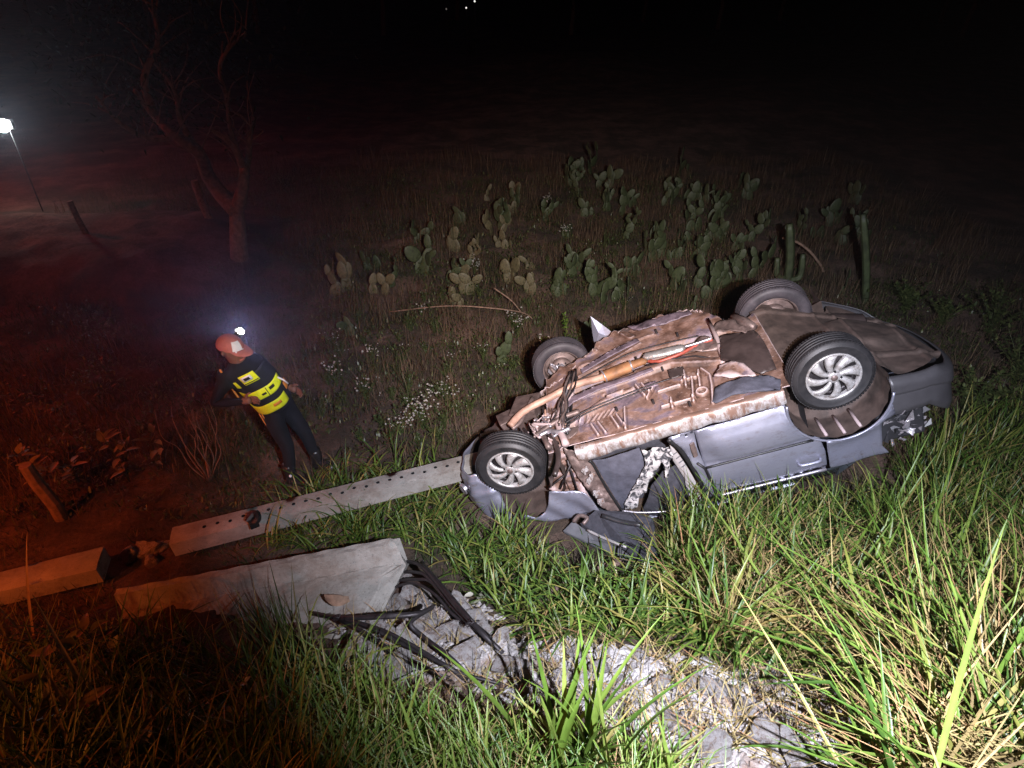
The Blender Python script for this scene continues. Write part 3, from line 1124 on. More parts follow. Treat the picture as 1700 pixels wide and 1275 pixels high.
# front bumper, wrapping the corner
path = [(1.545, -0.800), (1.64, -0.800), (1.73, -0.785), (1.80, -0.745), (1.855, -0.68), (1.885, -0.58), (1.90, -0.45), (1.895, -0.32), (1.86, -0.20), (1.78, -0.08)]
pth = smooth_path([Vector((a, c_, 0)) for a, c_ in path], 6)
zs = np.linspace(0, 1, 22)
fog_c = None
V, F = [], []
L_acc = 0
for i, q in enumerate(pth):
    n_ = len(pth)
    d = (pth[min(i + 1, n_ - 1)] - pth[max(i - 1, 0)]).normalized()
    nrm = Vector((-d.y, d.x, 0)) * -1
    for j, u in enumerate(zs):
        lo = 0.15 + 0.10 * max(0, q.y + .45)
        if i < 10:
            lo = 0.33 - 0.18 * (i / 10) ** 0.7
        z = lo + (0.70 - lo) * u
        off = -0.035 * math.cos(u * math.pi) ** 2 * (1 if u < .5 else 1.2)
        off += 0.016 * math.exp(-((z - 0.34) / 0.02) ** 2) - 0.02 * (u < 0.05)
        off += 0.008 * math.sin(i * .5)
        V.append(q + nrm * off + Vector((0, 0, z)))
for i in range(len(pth) - 1):
    for j in range(len(zs) - 1):
        a = i * len(zs) + j
        F.append((a, a + len(zs), a + len(zs) + 1, a + 1))
bm_ = mk('front_bumper', V, F, 'silver_paint', car)
md = bm_.modifiers.new('thickness', 'SOLIDIFY')
md.thickness = 0.008
# fog lamp in its recess
fq = Vector((1.872, -0.665, 0.31))
rotf = Matrix.Rotation(math.radians(-42), 3, 'Z')
b = MB()
b.lathe([(0.030, 0.0), (0.046, -0.012), (0.052, -0.006), (0.052, 0.02)], 24, fq + Vector((.0, -.012, 0)), Matrix.Rotation(math.radians(48), 3, 'Z'))
b.build('fog_lamp_ring', 'bare_metal', bm_, True)
b = MB()
b.lathe([(0.0, -0.004), (0.02, -0.003), (0.034, 0.004)], 24, fq + Vector((.0, -.008, 0)), Matrix.Rotation(math.radians(48), 3, 'Z'))
b.build('fog_lamp', 'broken_glass', bm_, True)
b = MB()
b.box(fq + Vector((-0.075, -0.062, 0.005)), (0.055, 0.02, 0.062), rotf)
b.build('bumper_grille', 'seal_rubber', bm_, False, bevel=0.004)
# headlamp under the bumper line
V, F = [], []
for i in range(14):
    for j in range(8):
        a = i / 13
        x = 1.50 + 0.36 * math.sin(a * 1.35)
        y = -0.775 + 0.34 * (1 - math.cos(a * 1.35))
        V.append((x - .02 * j / 7 - 0.06 * (j / 7) ** 2, y + .02 * j / 7, 0.70 + 0.15 * j / 7))
for i in range(13):
    for j in range(7):
        a = i * 8 + j
        F.append((a, a + 8, a + 9, a + 1))
mk('headlamp', V, F, 'broken_glass', car)

# engine bay: subframe, sump, radiator frame, hoses and brackets, all pushed back
def bay_tube(name, zp, dz, r, mat, n=5, par=None):
    b = MB()
    b.tube(smooth_path(fl(zp, dz), n), r, 8)
    return b.build(name, mat, par or car, True)


V, F = [], []
xs = np.linspace(1.0, 1.72, 40)
us = np.linspace(0, 1, 40)
for x in xs:
    yf = 0.30 - 0.40 * max(0, x - 1.15)
    for u in us:
        y = -0.50 + u * (yf + 0.50)
        V.append((x, y, 0.20 + 0.05 * abs(math.sin(x * 11 + y * 5)) + 0.04 * math.sin(y * 13 - x * 7) + 0.02 * math.sin(x * 37) * math.cos(y * 31)))
for i in range(39):
    for j in range(39):
        a = i * 40 + j
        F.append((a, a + 40, a + 41, a + 1))
mk('engine_underside', V, F, 'tank_plastic', car)
b = MB()
b.box((1.22, -0.02, 0.10), (0.26, 0.30, 0.12), Matrix.Rotation(.2, 3, 'Z'), 0.8)
b.box((1.42, -0.10, 0.12), (0.16, 0.20, 0.10), Matrix.Rotation(-.3, 3, 'Z'), 0.8)
b.build('engine_sump', 'dirty_steel', car, False, bevel=0.012)
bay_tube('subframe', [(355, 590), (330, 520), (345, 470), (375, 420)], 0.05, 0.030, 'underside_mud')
bay_tube('subframe', [(300, 600), (272, 545), (262, 520)], 0.05, 0.026, 'dirty_steel')
bay_tube('subframe', [(258, 560), (300, 528), (352, 498), (400, 480)], 0.06, 0.024, 'dirty_steel')
bay_tube('radiator_support', [(178, 538), (205, 515), (228, 470), (246, 436)], 0.03, 0.020, 'dirty_steel')
bay_tube('control_arm', [(268, 560), (300, 545), (335, 548), (368, 535)], 0.07, 0.020, 'bare_metal')
bay_tube('control_arm', [(300, 560), (322, 590), (330, 640), (318, 690)], 0.05, 0.022, 'tank_plastic')
rb = random.Random(5)
for k in range(16):
    x0, y0_ = rb.uniform(365, 392), rb.uniform(340, 380)
    bay_tube('hose', [(x0, y0_), (x0 - 12 + rb.uniform(-10, 10), y0_ + 55), (x0 - 22 + rb.uniform(-14, 14), y0_ + 110), (x0 - 30 + rb.uniform(-16, 16), y0_ + rb.uniform(140, 190))], rb.uniform(0.04, 0.09), rb.uniform(0.006, 0.013), rb.choice(['black_steel', 'seal_rubber', 'bare_metal', 'dirty_steel']))
for k in range(22):
    x0, y0_ = rb.uniform(210, 350), 0
    y0_ = 560 - (x0 - 190) * 0.75 + rb.uniform(-10, 75)
    bay_tube('hose', [(x0, y0_), (x0 + rb.uniform(-30, 30), y0_ + rb.uniform(-25, 25)), (x0 + rb.uniform(-45, 45), y0_ + rb.uniform(-35, 35))], rb.uniform(0.02, 0.08), rb.uniform(0.005, 0.014), rb.choice(['black_steel', 'dirty_steel', 'bare_metal', 'orange_pipe', 'underside_mud']))
for k in range(26):
    x0 = rb.uniform(195, 372)
    y0_ = 572 - (x0 - 190) * 0.80 + rb.uniform(-6, 90)
    c_ = Vector(car_floor(x0, y0_, rb.uniform(0.0, 0.05)))
    b = MB()
    b.box(c_, (rb.uniform(.03, .09), rb.uniform(.02, .07), rb.uniform(.01, .04)), Matrix.Rotation(rb.uniform(0, 3), 3, 'Z') @ Matrix.Rotation(rb.uniform(-.5, .5), 3, 'X'), rb.uniform(.6, 1))
    b.build('bracket', rb.choice(['underside_mud', 'dirty_steel', 'tank_plastic', 'underside_mud']), car, False, bevel=0.004)
# crumpled sheet along the far front edge
def strip(name, zpts, dz, wdt, mat, amp=0.02, seed=1):
    rr_ = random.Random(seed)
    P_ = smooth_path(fl(zpts, dz), 8)
    V, F = [], []
    for i, q in enumerate(P_):
        for j in range(6):
            u = j / 5
            V.append(q + Vector((rr_.uniform(-1, 1) * amp * .6, u * wdt, 0.10 * u + rr_.uniform(-1, 1) * amp)))
    for i in range(len(P_) - 1):
        for j in range(5):
            a = i * 6 + j
            F.append((a, a + 1, a + 7, a + 6))
    o = mk(name, V, F, mat, car, False)
    md_ = o.modifiers.new('thickness', 'SOLIDIFY')
    md_.thickness = 0.006
    return o


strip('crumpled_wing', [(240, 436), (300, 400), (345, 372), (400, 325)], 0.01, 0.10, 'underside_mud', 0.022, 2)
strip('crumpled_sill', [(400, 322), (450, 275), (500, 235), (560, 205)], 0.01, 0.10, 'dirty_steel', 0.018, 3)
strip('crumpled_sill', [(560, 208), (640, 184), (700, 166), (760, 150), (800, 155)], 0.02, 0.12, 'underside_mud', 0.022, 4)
strip('crumpled_sill', [(800, 158), (850, 175), (905, 195)], 0.0, 0.12, 'tank_plastic', 0.022, 5)
strip('radiator_edge', [(168, 532), (185, 510), (215, 468), (242, 436)], 0.0, 0.05, 'slate_cloth', 0.010, 6)
for k in range(14):
    a = rb.uniform(560, 800)
    yb = np.interp(a, [560, 640, 760, 800], [212, 186, 152, 160])
    bay_tube('torn_edge', [(a, yb), (a + rb.uniform(-14, 14), yb - rb.uniform(3, 9)), (a + rb.uniform(-26, 26), yb - rb.uniform(-4, 8))], 0.02, 0.004, rb.choice(['underside_mud', 'light_trim', 'dirty_steel']))

# white torn fender standing up on the far side
P_ = [Vector(car_pt(*q, 1, yq)) for q, yq in (((436, 168), .92), ((474, 196), .90), ((516, 228), .84), ((478, 256), .80), ((452, 276), .82), ((443, 225), .90), ((462, 222), .86), ((484, 232), .86))]
V = P_
F = [(0, 1, 6), (0, 6, 5), (1, 7, 6), (1, 2, 7), (5, 6, 4), (6, 3, 4), (6, 7, 3), (7, 2, 3)]
o = mk('torn_fender', V, F, 'silver_paint', car, False)
o['label'] = 'pale torn fender sheet standing up'
md = o.modifiers.new('thickness', 'SOLIDIFY')
md.thickness = 0.005

# ---- rear bumper, tail lamp, tail
path = [(-1.565, -0.815), (-1.68, -0.81), (-1.82, -0.79), (-1.95, -0.73), (-2.05, -0.64), (-2.12, -0.50), (-2.17, -0.30), (-2.19, 0.0), (-2.17, 0.3), (-2.10, 0.55), (-1.96, 0.70), (-1.7, 0.76), (-1.58, 0.76)]
pth = smooth_path([Vector((a, c_, 0)) for a, c_ in path], 5)
V, F = [], []
NZ = 26
for i, q in enumerate(pth):
    n_ = len(pth)
    d = (pth[min(i + 1, n_ - 1)] - pth[max(i - 1, 0)]).normalized()
    nrm = Vector((d.y, -d.x, 0)) * -1
    for j in range(NZ):
        u = j / (NZ - 1)
        lo = float(rear_z(q.x, q.y)) - 0.015
        hi = max(lo + .22, 0.64) + 0.20 * min(1, max(0, -q.x - 1.85) / 0.2)
        z = lo + (hi - lo) * u
        prof_ = -0.05 * (1 - min(1, u / 0.18)) ** 2 - 0.018 * (u > 0.36) * min(1, (u - 0.36) * 25) - 0.03 * max(0, (u - .85)) * 4
        V.append(q - nrm * prof_ * -1 + Vector((0, 0, z)))
for i in range(len(pth) - 1):
    for j in range(NZ - 1):
        a = i * NZ + j
        F.append((a, a + NZ, a + NZ + 1, a + 1))
rbm = mk('rear_bumper', V, F, 'dimmed_bumper', car)
md = rbm.modifiers.new('thickness', 'SOLIDIFY')
md.thickness = 0.01

rb = random.Random(9)
tl = None
b = MB()
b.box((-1.63, -0.70, 0.77), (0.34, 0.12, 0.26))
tl = b.build('tail_lamp', 'dark_plastic', car, False, bevel=0.02)
for k in range(46):
    x, z = rb.uniform(-1.50, -1.83), rb.uniform(0.63, 0.90)
    s_ = rb.uniform(.02, .06)
    c_ = Vector((x, -0.775 + rb.uniform(-.03, .02) + max(0, -1.7 - x) * .4, z))
    b = MB()
    tri = [c_ + Vector((rb.uniform(-1, 1) * s_, rb.uniform(-.4, .4) * s_, rb.uniform(-1, 1) * s_)) for _ in range(4)]
    ex_ = Vector((0, 0.006, 0))
    b.add(tri + [q + ex_ for q in tri], [(0, 1, 2), (0, 2, 3), (4, 6, 5), (4, 7, 6), (0, 4, 5, 1), (1, 5, 6, 2), (2, 6, 7, 3), (3, 7, 4, 0)])
    b.build('lens_shard', rb.choice(['broken_glass', 'broken_glass', 'dark_plastic', 'bare_metal', 'grey_plastic']), tl, False)


def sheet(name, rows, mat, thick=0.0, smooth=True):
    V, F = [], []
    m_ = len(rows[0])
    for r_ in rows:
        V += [tuple(q) for q in r_]
    for i in range(len(rows) - 1):
        for j in range(m_ - 1):
            a = i * m_ + j
            F.append((a, a + 1, a + 1 + m_, a + m_))
    o = mk(name, V, F, mat, car, smooth)
    if thick:
        md_ = o.modifiers.new('thickness', 'SOLIDIFY')
        md_.thickness = thick
    return o


# closing body work: left flank, boot, screens, crushed roof
lin = np.linspace
sheet('left_flank', [[(x, 0.74 + 0.05 * math.sin(z * 3) + 0.01 * math.sin(x * 9), z) for z in lin(0.30 if x > -.35 else 0.76, 0.99, 10)] for x in lin(1.05, -1.9, 40) if not (-1.57 < x < -0.84)] , 'silver_paint', 0.01)
sheet('tailgate', [[(-1.98 + 0.25 * abs(u) ** 2 + .3 * max(0, z - .75), u * 0.66, z) for z in lin(0.64, 0.99, 6)] for u in lin(-1, 1, 14)], 'silver_paint', 0.01)
sheet('boot_lid', [[(x, u * (0.64 - 0.25 * max(0, -x - 1.5)), 0.98 + 0.02 * math.cos(u * 1.5)) for u in lin(-1, 1, 12)] for x in lin(-1.45, -1.85, 8)], 'silver_paint', 0.01)
sheet('roof_panel', [[(x, u * 0.62, 1.30 - 0.05 * ((x + .2) / .8) ** 2 - .05 * u ** 2 + 0.015 * math.sin(x * 9 + u * 4)) for u in lin(-1, 1, 16)] for x in lin(0.55, -1.15, 24)], 'silver_paint', 0.01)
sheet('windscreen', [[(0.98 - 0.43 * v, u * (0.68 - .06 * v), 0.93 + 0.31 * v) for v in lin(0, 1, 5)] for u in lin(-1, 1, 10)], 'window_glass', 0.005)
sheet('rear_window', [[(-1.45 + 0.30 * v, u * (0.68 - .06 * v), 1.0 + 0.25 * v) for v in lin(0, 1, 5)] for u in lin(-1, 1, 10)], 'window_glass', 0.005)
for sg in (-1, 1):
    sheet('side_window', [[(x, sg * (0.775 - 0.15 * v), 1.01 + 0.21 * v) for v in lin(0, 1, 4)] for x in lin(-0.15, -1.15, 12)], 'window_glass', 0.005)
sheet('side_window', [[(x, (0.775 - 0.15 * v), 1.01 + 0.21 * v) for v in lin(0, 1, 4)] for x in lin(0.6, -0.1, 12)], 'window_glass', 0.005)
sheet('bulkhead', [[(1.0, y, z) for z in lin(0.13, 0.93, 5)] for y in lin(-0.68, 0.55, 5)], 'tank_plastic')
sheet('boot_wall', [[(-0.98, y, z) for z in lin(0.16, 0.99, 5)] for y in lin(-0.72, 0.7, 5)], 'cabin_cloth')


# ---- wheels
def wheel(name, pos, out, steer=0.0, camber=0.0, dusty=False, spin=0.0, size=1.0):
    """out = -1: styled face towards the viewer (car's right), +1: far side, inner face seen"""
    rot = Matrix.Rotation(steer, 3, 'Z') @ Matrix.Rotation(camber, 3, 'X')
    if out > 0:
        rot = rot @ Matrix.Rotation(math.pi, 3, 'Z')
    pos = Vector(pos)
    rot = rot * size
    b = MB()                    # local frame: styled face at -y
    b.lathe([(0.186, -0.072), (0.180, -0.060), (0.172, -0.035), (0.168, 0.0), (0.172, 0.05), (0.180, 0.066), (0.188, 0.076), (0.193, 0.074), (0.192, 0.06), (0.184, 0.03), (0.182, 0), (0.184, -.04), (0.190, -0.060), (0.193, -0.072)], 56, pos, rot, True)
    b.lathe([(0.171, -0.028), (0.150, -0.010), (0.118, -0.020), (0.098, -0.002), (0.06, -0.004), (0.0, -0.004)], 40, pos, rot)
    wh = b.build(name, 'dirty_steel' if dusty else 'black_steel', car, True)
    b = MB()
    pr = [(0.190, -0.070), (0.196, -0.084), (0.205, -0.088), (0.225, -0.095), (0.250, -0.097), (0.252, -0.0985), (0.258, -0.0985), (0.262, -0.094), (0.276, -0.087), (0.286, -0.073), (0.2905, -0.062)]
    for hgr in (-0.046, -0.0155, 0.0155, 0.046):
        pr += [(0.2925, hgr - 0.0055), (0.283, hgr - 0.0045), (0.283, hgr + 0.0045), (0.2925, hgr + 0.0055)]
    pr += [(0.2905, 0.062), (0.286, 0.073), (0.276, 0.087), (0.258, 0.094), (0.225, 0.093), (0.205, 0.086), (0.190, 0.072)]
    b.lathe(pr, 88, pos, rot)
    b.build('tyre', 'tyre_dusty' if dusty else 'tyre_rubber', wh, True)
    tr = MB()
    for k in range(72):                                  # sipes: little shoulder lugs
        th = 2 * math.pi * k / 72
        for s_ in (-1, 1):
            c_ = Vector((0.2905 * math.cos(th), s_ * 0.0665, 0.2905 * math.sin(th)))
            r2 = (rot * (1 / size)) @ Matrix.Rotation(-th + math.pi / 2, 3, 'Y') @ Matrix.Rotation(0.25, 3, 'Z')
            tr.box(rot @ c_ + pos, (0.017, 0.026, 0.0050), r2)
    tag(tr.build('tread_lugs', 'tyre_dusty' if dusty else 'tyre_rubber', wh, False), kind='stuff')
    if out < 0:
        b = MB()
        b.lathe([(0.196, -0.080), (0.197, -0.090), (0.192, -0.096), (0.183, -0.094), (0.176, -0.082), (0.172, -0.060)], 64, pos, rot)
        b.build('rim_ring', 'alloy', wh, True)
        b = MB()
        b.lathe([(0.155, -0.030), (0.150, -0.036), (0.0, -0.036)], 40, pos, rot)
        b.build('brake_disc', 'black_steel', wh, True)
        me_src = None
        for k in range(8):
            V, F = [], []
            nr, nw = 9, 5
            for i in range(nr):
                u = i / (nr - 1)
                r_ = 0.036 + u * 0.143
                ang = -0.36 * u ** 1.4
                hw = 0.0165 + 0.030 * u ** 1.0 + 0.006 * (u > 0.9)
                h0 = -0.093 - 0.012 * math.sin(u * math.pi * 0.9) + 0.006 * u
                for j in range(nw):
                    v_ = (j / (nw - 1) - 0.5) * 2
                    th = v_ * hw / r_
                    h = h0 + 0.020 * abs(v_) ** 3 + 0.006 * v_
                    V.append((r_ * math.cos(ang + th), h, r_ * math.sin(ang + th)))
            for i in range(nr - 1):
                for j in range(nw - 1):
                    a = i * nw + j
                    F.append((a, a + nw, a + nw + 1, a + 1))
            RR = rot @ Matrix.Rotation(2 * math.pi * k / 8 + spin, 3, 'Y')
            V = [RR @ Vector(q) + pos for q in V]
            o = mk('spoke', V, F, 'alloy', wh)
            md_ = o.modifiers.new('thickness', 'SOLIDIFY')
            md_.thickness = 0.014
            md_.offset = -1
        b = MB()
        b.lathe([(0.0, -0.106), (0.018, -0.105), (0.030, -0.101), (0.042, -0.098), (0.048, -0.088), (0.05, -0.06)], 32, pos, rot)
        b.build('centre_boss', 'alloy', wh, True)
        b = MB()
        b.lathe([(0.0, -0.110), (0.021, -0.109), (0.025, -0.102)], 24, pos, rot)
        b.build('hub_cap', 'dirty_steel', wh, True)
        for k in range(4):
            th = 2 * math.pi * (k + .5) / 4 + spin
            c_ = rot @ Vector((0.049 * math.cos(th), -0.092, 0.049 * math.sin(th))) + pos
            b = MB()
            b.lathe([(0.0, -0.006), (0.009, -0.006), (0.010, 0.004)], 6, c_, rot)
            b.build('lug_nut', 'seal_rubber', wh, False)
    else:
        b = MB()
        b.lathe([(0.10, 0.0), (0.105, 0.03), (0.095, 0.055), (0.06, 0.062), (0.045, 0.085), (0.0, 0.085)], 36, pos, rot)
        b.build('brake_drum', 'dirty_steel', wh, True)
        b = MB()
        for k in range(6):
            th = 2 * math.pi * k / 6 + .3
            c_ = rot @ Vector((0.07 * math.cos(th), 0.062, 0.07 * math.sin(th))) + pos
            b.lathe([(0.0, 0.006), (0.009, 0.006), (0.009, -0.002)], 6, c_, rot)
        b.build('drum_bolts', 'black_steel', wh, False)
    return wh


c_ = car_pt(*((848 - 760) / .5059, (779 - 440) / .5059), 1, -0.83)
w1 = wheel('wheel', c_ + np.array([0, 0.085, 0]), -1, math.radians(5), math.radians(-4), spin=.2)
c_ = car_pt(*((1384 - 760) / .5059, (626 - 440) / .5059), 1, -0.82)
w2 = wheel('wheel', c_ + np.array([0, 0.085, 0]), -1, 0, 0, spin=.5)
c_ = car_pt(*((932 - 760) / .5059, (608 - 440) / .5059), 1, 0.62)
w3 = wheel('wheel', c_, 1, math.radians(-8), 0, dusty=True)
c_ = car_pt(*((1283 - 760) / .5059, (521 - 440) / .5059), 1, 0.56)
w4 = wheel('wheel', c_, 1, math.radians(6), math.radians(-5), dusty=True, size=1.10)
for w_, tx in ((w1, 'silver multi-spoke front wheel'), (w2, 'silver multi-spoke rear wheel'), (w3, 'dusty bare front wheel on the far side'), (w4, 'dusty bare rear wheel on the far side')):
    w_['label'] = tx
# suspension knuckle on the far front wheel
kc = Vector(c3 := car_pt(330, 345, 1, 0.52))
for k in range(5):
    a = kc + Vector((random.uniform(-.1, .1), -.06 - .05 * k, random.uniform(-.05, .09)))
    b = MB()
    b.tube(smooth_path([kc + Vector((random.uniform(-.07, .07), 0, random.uniform(-.07, .07))), kc.lerp(a, .5) + Vector((0, 0, .04)), a], 5), random.uniform(.010, .022), 7)
    b.build('suspension_link', random.choice(['bare_metal', 'dirty_steel']), car, True)
b = MB()
kp = [kc + Vector((dx, 0.02, dz)) for dx, dz in ((.10, -.02), (.06, .06), (.00, .04), (-.06, .09), (-.10, .02), (-.05, -.05), (0.0, -.03), (.05, -.08))]
b.add(kp + [q + Vector((0, -.03, 0)) for q in kp], [tuple(range(8)), tuple(range(15, 7, -1))] + [(i, (i + 1) % 8, (i + 1) % 8 + 8, i + 8) for i in range(8)])
b.build('brake_bracket', 'bare_metal', car, False, bevel=0.004)

# ---- the open front door, sprung down onto the grass
def wpt(px, py, lift):
    return W2C(G(px, py, lift))


quad = [wpt(962, 868, .20), wpt(989, 846, .34), wpt(1052, 850, .34), (wpt(1084, 860, .34)), wpt(1090, 932, .16), wpt(1060, 926, .12), wpt(1020, 905, .12)]
inner = MB()
dn = (quad[3] - quad[0]).cross(quad[5] - quad[0]).normalized()
if (mw.to_3x3() @ dn).z < 0:
    dn = -dn
b = MB()
n_ = len(quad)
b.add(quad + [q - dn * 0.07 for q in quad], [tuple(range(n_)), tuple(range(2 * n_ - 1, n_ - 1, -1))] + [(i, i + n_, (i + 1) % n_ + n_, (i + 1) % n_) for i in range(n_)])
fd = b.build('front_door', 'cabin_cloth', car, False, bevel=0.01)
fd['label'] = 'front door hanging open on the grass, dark inner trim up'
band = [wpt(934, 881, .07), wpt(951, 864, .14), wpt(975, 881, .15), wpt(1026, 903, .15), wpt(1062, 915, .15), wpt(1090, 935, .15), wpt(1086, 946, .05), wpt(1061, 936, .05), wpt(1000, 912, .05)]
b = MB()
n_ = len(band)
b.add(band + [q - dn * 0.04 for q in band], [tuple(range(n_)), tuple(range(2 * n_ - 1, n_ - 1, -1))] + [(i, i + n_, (i + 1) % n_ + n_, (i + 1) % n_) for i in range(n_)])
b.build('door_edge', 'grey_plastic', fd, False, bevel=0.008)
b = MB()
b.tube(smooth_path([wpt(975, 880, .18), wpt(1000, 892, .18), wpt(1026, 903, .18), wpt(1040, 908, .18)], 4), 0.012, 6)
b.build('door_edge_trim', 'light_trim', fd, True)
b = MB()
b.tube(smooth_path([wpt(1030, 930, .12), wpt(1031, 908, .22), wpt(1040, 901, .25), wpt(1055, 908, .2)], 6), 0.009, 6)
b.build('door_cable', 'seal_rubber', fd, True)
b = MB()
b.tube(smooth_path([wpt(952, 866, .2), wpt(962, 856, .26), wpt(975, 860, .26), wpt(968, 870, .22)], 4), 0.018, 7)
b.build('door_hinge', 'dirty_steel', fd, True)
b = MB()
b.tube(smooth_path([wpt(1000, 856, .36), wpt(1030, 866, .33), wpt(1066, 872, .33)], 4), 0.02, 7)
b.build('arm_rest', 'dark_plastic', fd, True)

# ================================================================== VEGETATION BUILDERS
def blades(P, ang, L, W, lean, bend, S_=5, fold=0.25, kink=None, taper_base=0.7):
    """P (n,3) roots; ang heading; L length; W width; lean from vertical (rad) at root; bend added to the tip (rad)"""
    n = len(P)
    cols = 3 if fold else 2
    ts = np.linspace(0, 1, S_ + 1)
    V = np.zeros((n, S_ + 1, cols, 3))
    pos = P.copy()
    dirh = np.stack([np.cos(ang), np.sin(ang), np.zeros(n)], 1)
    side = np.stack([-np.sin(ang), np.cos(ang), np.zeros(n)], 1)
    for i, t_ in enumerate(ts):
        if i > 0:
            th = lean + bend * ((t_ - 0.5 / S_) ** 1.5)
            if kink is not None:
                th = th + np.where(t_ > kink, 1.3, 0)
            step = dirh * np.sin(th)[:, None] + np.array([0, 0, 1]) * np.cos(th)[:, None]
            pos = pos + step * (L / S_)[:, None]
        wd = W * (taper_base + (1 - taper_base) * min(1, t_ * 4)) * (1 - t_ ** 2.6) + W * 0.03
        th2 = lean + bend * t_ ** 1.5
        nrm = dirh * np.cos(th2)[:, None] - np.array([0, 0, 1]) * np.sin(th2)[:, None]
        V[:, i, 0] = pos + side * (wd / 2)[:, None]
        V[:, i, -1] = pos - side * (wd / 2)[:, None]
        if cols == 3:
            V[:, i, 1] = pos + nrm * (wd * fold)[:, None]
    k = (S_ + 1) * cols
    base = (np.arange(n) * k)[:, None, None]
    ii = np.arange(S_)[None, :, None]
    jj = np.arange(cols - 1)[None, None, :]
    a = base + ii * cols + jj
    F = np.stack([a, a + 1, a + 1 + cols, a + cols], -1).reshape(-1, 4)
    return V.reshape(-1, 3), F


def join(parts):
    Vs, Fs, b = [], [], 0
    for v, f in parts:
        Vs.append(v)
        Fs.append(f + b)
        b += len(v)
    return np.concatenate(Vs), np.concatenate(Fs)


CARBOX = []


def in_car(P):
    """True for points whose upward column passes through the wreck or the open door"""
    out = np.zeros(len(P), bool)
    Ai = A_CAR.T
    for dz in (0.1, 0.3, 0.6, 0.9):
        q = (P + np.array([0, 0, dz]) - L_CAR) @ Ai.T
        out |= (q[:, 0] > -2.15) & (q[:, 0] < 1.9) & (np.abs(q[:, 1]) < 0.80) & (q[:, 2] > 0.1) & (q[:, 2] < 1.35)
    return out


def proj(P):
    q = (P - CAM) @ M_CW
    return np.stack([850 + FPX * q[:, 0] / q[:, 2], 637.5 + FPX * q[:, 1] / q[:, 2]], 1)


def poly_mask(px, poly):
    x, y = px[:, 0], px[:, 1]
    c = np.zeros(len(px), bool)
    j = len(poly) - 1
    for i in range(len(poly)):
        xi, yi = poly[i]
        xj, yj = poly[j]
        m_ = ((yi > y) != (yj > y)) & (x < (xj - xi) * (y - yi) / (yj - yi + 1e-9) + xi)
        c ^= m_
        j = i
    return c


def scatter_px(n, x0, x1, y0, y1):
    """n ground points inside a region given by the photo's frame, dense where the region is near"""
    px = RNG.uniform(x0, x1, n)
    py = RNG.uniform(y0, y1, n)
    d = np.stack([(px - 850) / FPX, _c - (py - 637.5) / FPX * _s, -_s - (py - 637.5) / FPX * _c], 1)
    t_ = np.full(n, 2.0)
    lo = np.full(n, 0.5)
    hi = np.full(n, 60.0)
    for _ in range(32):
        m_ = (lo + hi) / 2
        P = CAM + d * m_[:, None]
        up = P[:, 2] > ground_h(P[:, 0], P[:, 1])
        lo = np.where(up, m_, lo)
        hi = np.where(up, hi, m_)
    return CAM + d * lo[:, None], np.stack([px, py], 1)


def scatter_world(n, x0, x1, y0, y1):
    x = RNG.uniform(x0, x1, n)
    y = RNG.uniform(y0, y1, n)
    P = np.stack([x, y, ground_h(x, y)], 1)
    return P, proj(P)


# areas kept bare: concrete debris, broken pole, other pole
DEBRIS = [(540, 1040), (650, 1000), (760, 985), (900, 1060), (1060, 1070), (1180, 1100), (1420, 1120), (1480, 1180), (1500, 1275), (1120, 1275), (980, 1180), (820, 1160), (700, 1130), (600, 1110)]
POLE2 = [(180, 1000), (480, 930), (670, 905), (720, 990), (720, 1080), (560, 1100), (300, 1110), (190, 1090)]
DOORZONE = [(760, 850), (940, 860), (1090, 850), (1100, 985), (940, 960), (880, 900), (760, 880)]
POLE1 = [(320, 870), (790, 745), (800, 800), (340, 905)]

# ---- short grass of the field
P, px = scatter_world(150000, -9, 9, 2.2, 16)
dn_ = vnoise(P[:, 0] * 0.9, P[:, 1] * 0.9, 3.0)
bare = (dn_ < -0.55) & (RNG.random(len(P)) < 0.8)
keep = ~in_car(P) & ~bare & ~poly_mask(px, DEBRIS) & ~poly_mask(px, POLE2) & ~poly_mask(px, POLE1)
keep &= (RNG.random(len(P)) < np.clip(1.3 - P[:, 1] / 16, 0.25, 1))
keep &= ~((px[:, 0] > 1150) & (px[:, 1] < 470) & (RNG.random(len(P)) < 0.7))
P = P[keep]
n = len(P)
sz = 0.7 + 0.5 * np.clip(vnoise(P[:, 0] * 1.7, P[:, 1] * 1.7, 8.0), -1, 1)
V, F = blades(P, RNG.uniform(0, 6.28, n), RNG.uniform(0.06, 0.17, n) * sz, RNG.uniform(0.004, 0.009, n), RNG.uniform(0.0, 0.7, n), RNG.uniform(0.2, 1.4, n), 3, 0)
o = mk_np('field_grass', V, F, 'low_grass')
tag(o, 'short sparse green grass covering the dark field beyond the car', 'grass', kind='stuff')

P, px = scatter_world(75000, -9, 9, 4.0, 17)
dn_ = vnoise(P[:, 0] * 1.6, P[:, 1] * 1.6, 6.0)
keep = ~in_car(P) & (dn_ > -0.1) & ~poly_mask(px, POLE1) & ~poly_mask(px, POLE2)
P = P[keep]
n = len(P)
V, F = blades(P, RNG.uniform(0, 6.28, n), RNG.uniform(0.10, 0.34, n) * (1 + .5 * (dn_[keep] > .5)), RNG.uniform(0.003, 0.007, n), RNG.uniform(0.0, 0.5, n), RNG.uniform(0.1, 1.0, n), 3, 0)
o = mk_np('dry_grass', V, F, 'dry_grass')
tag(o, 'thin brown dry grass stems scattered over the field behind the car', 'grass', kind='stuff')

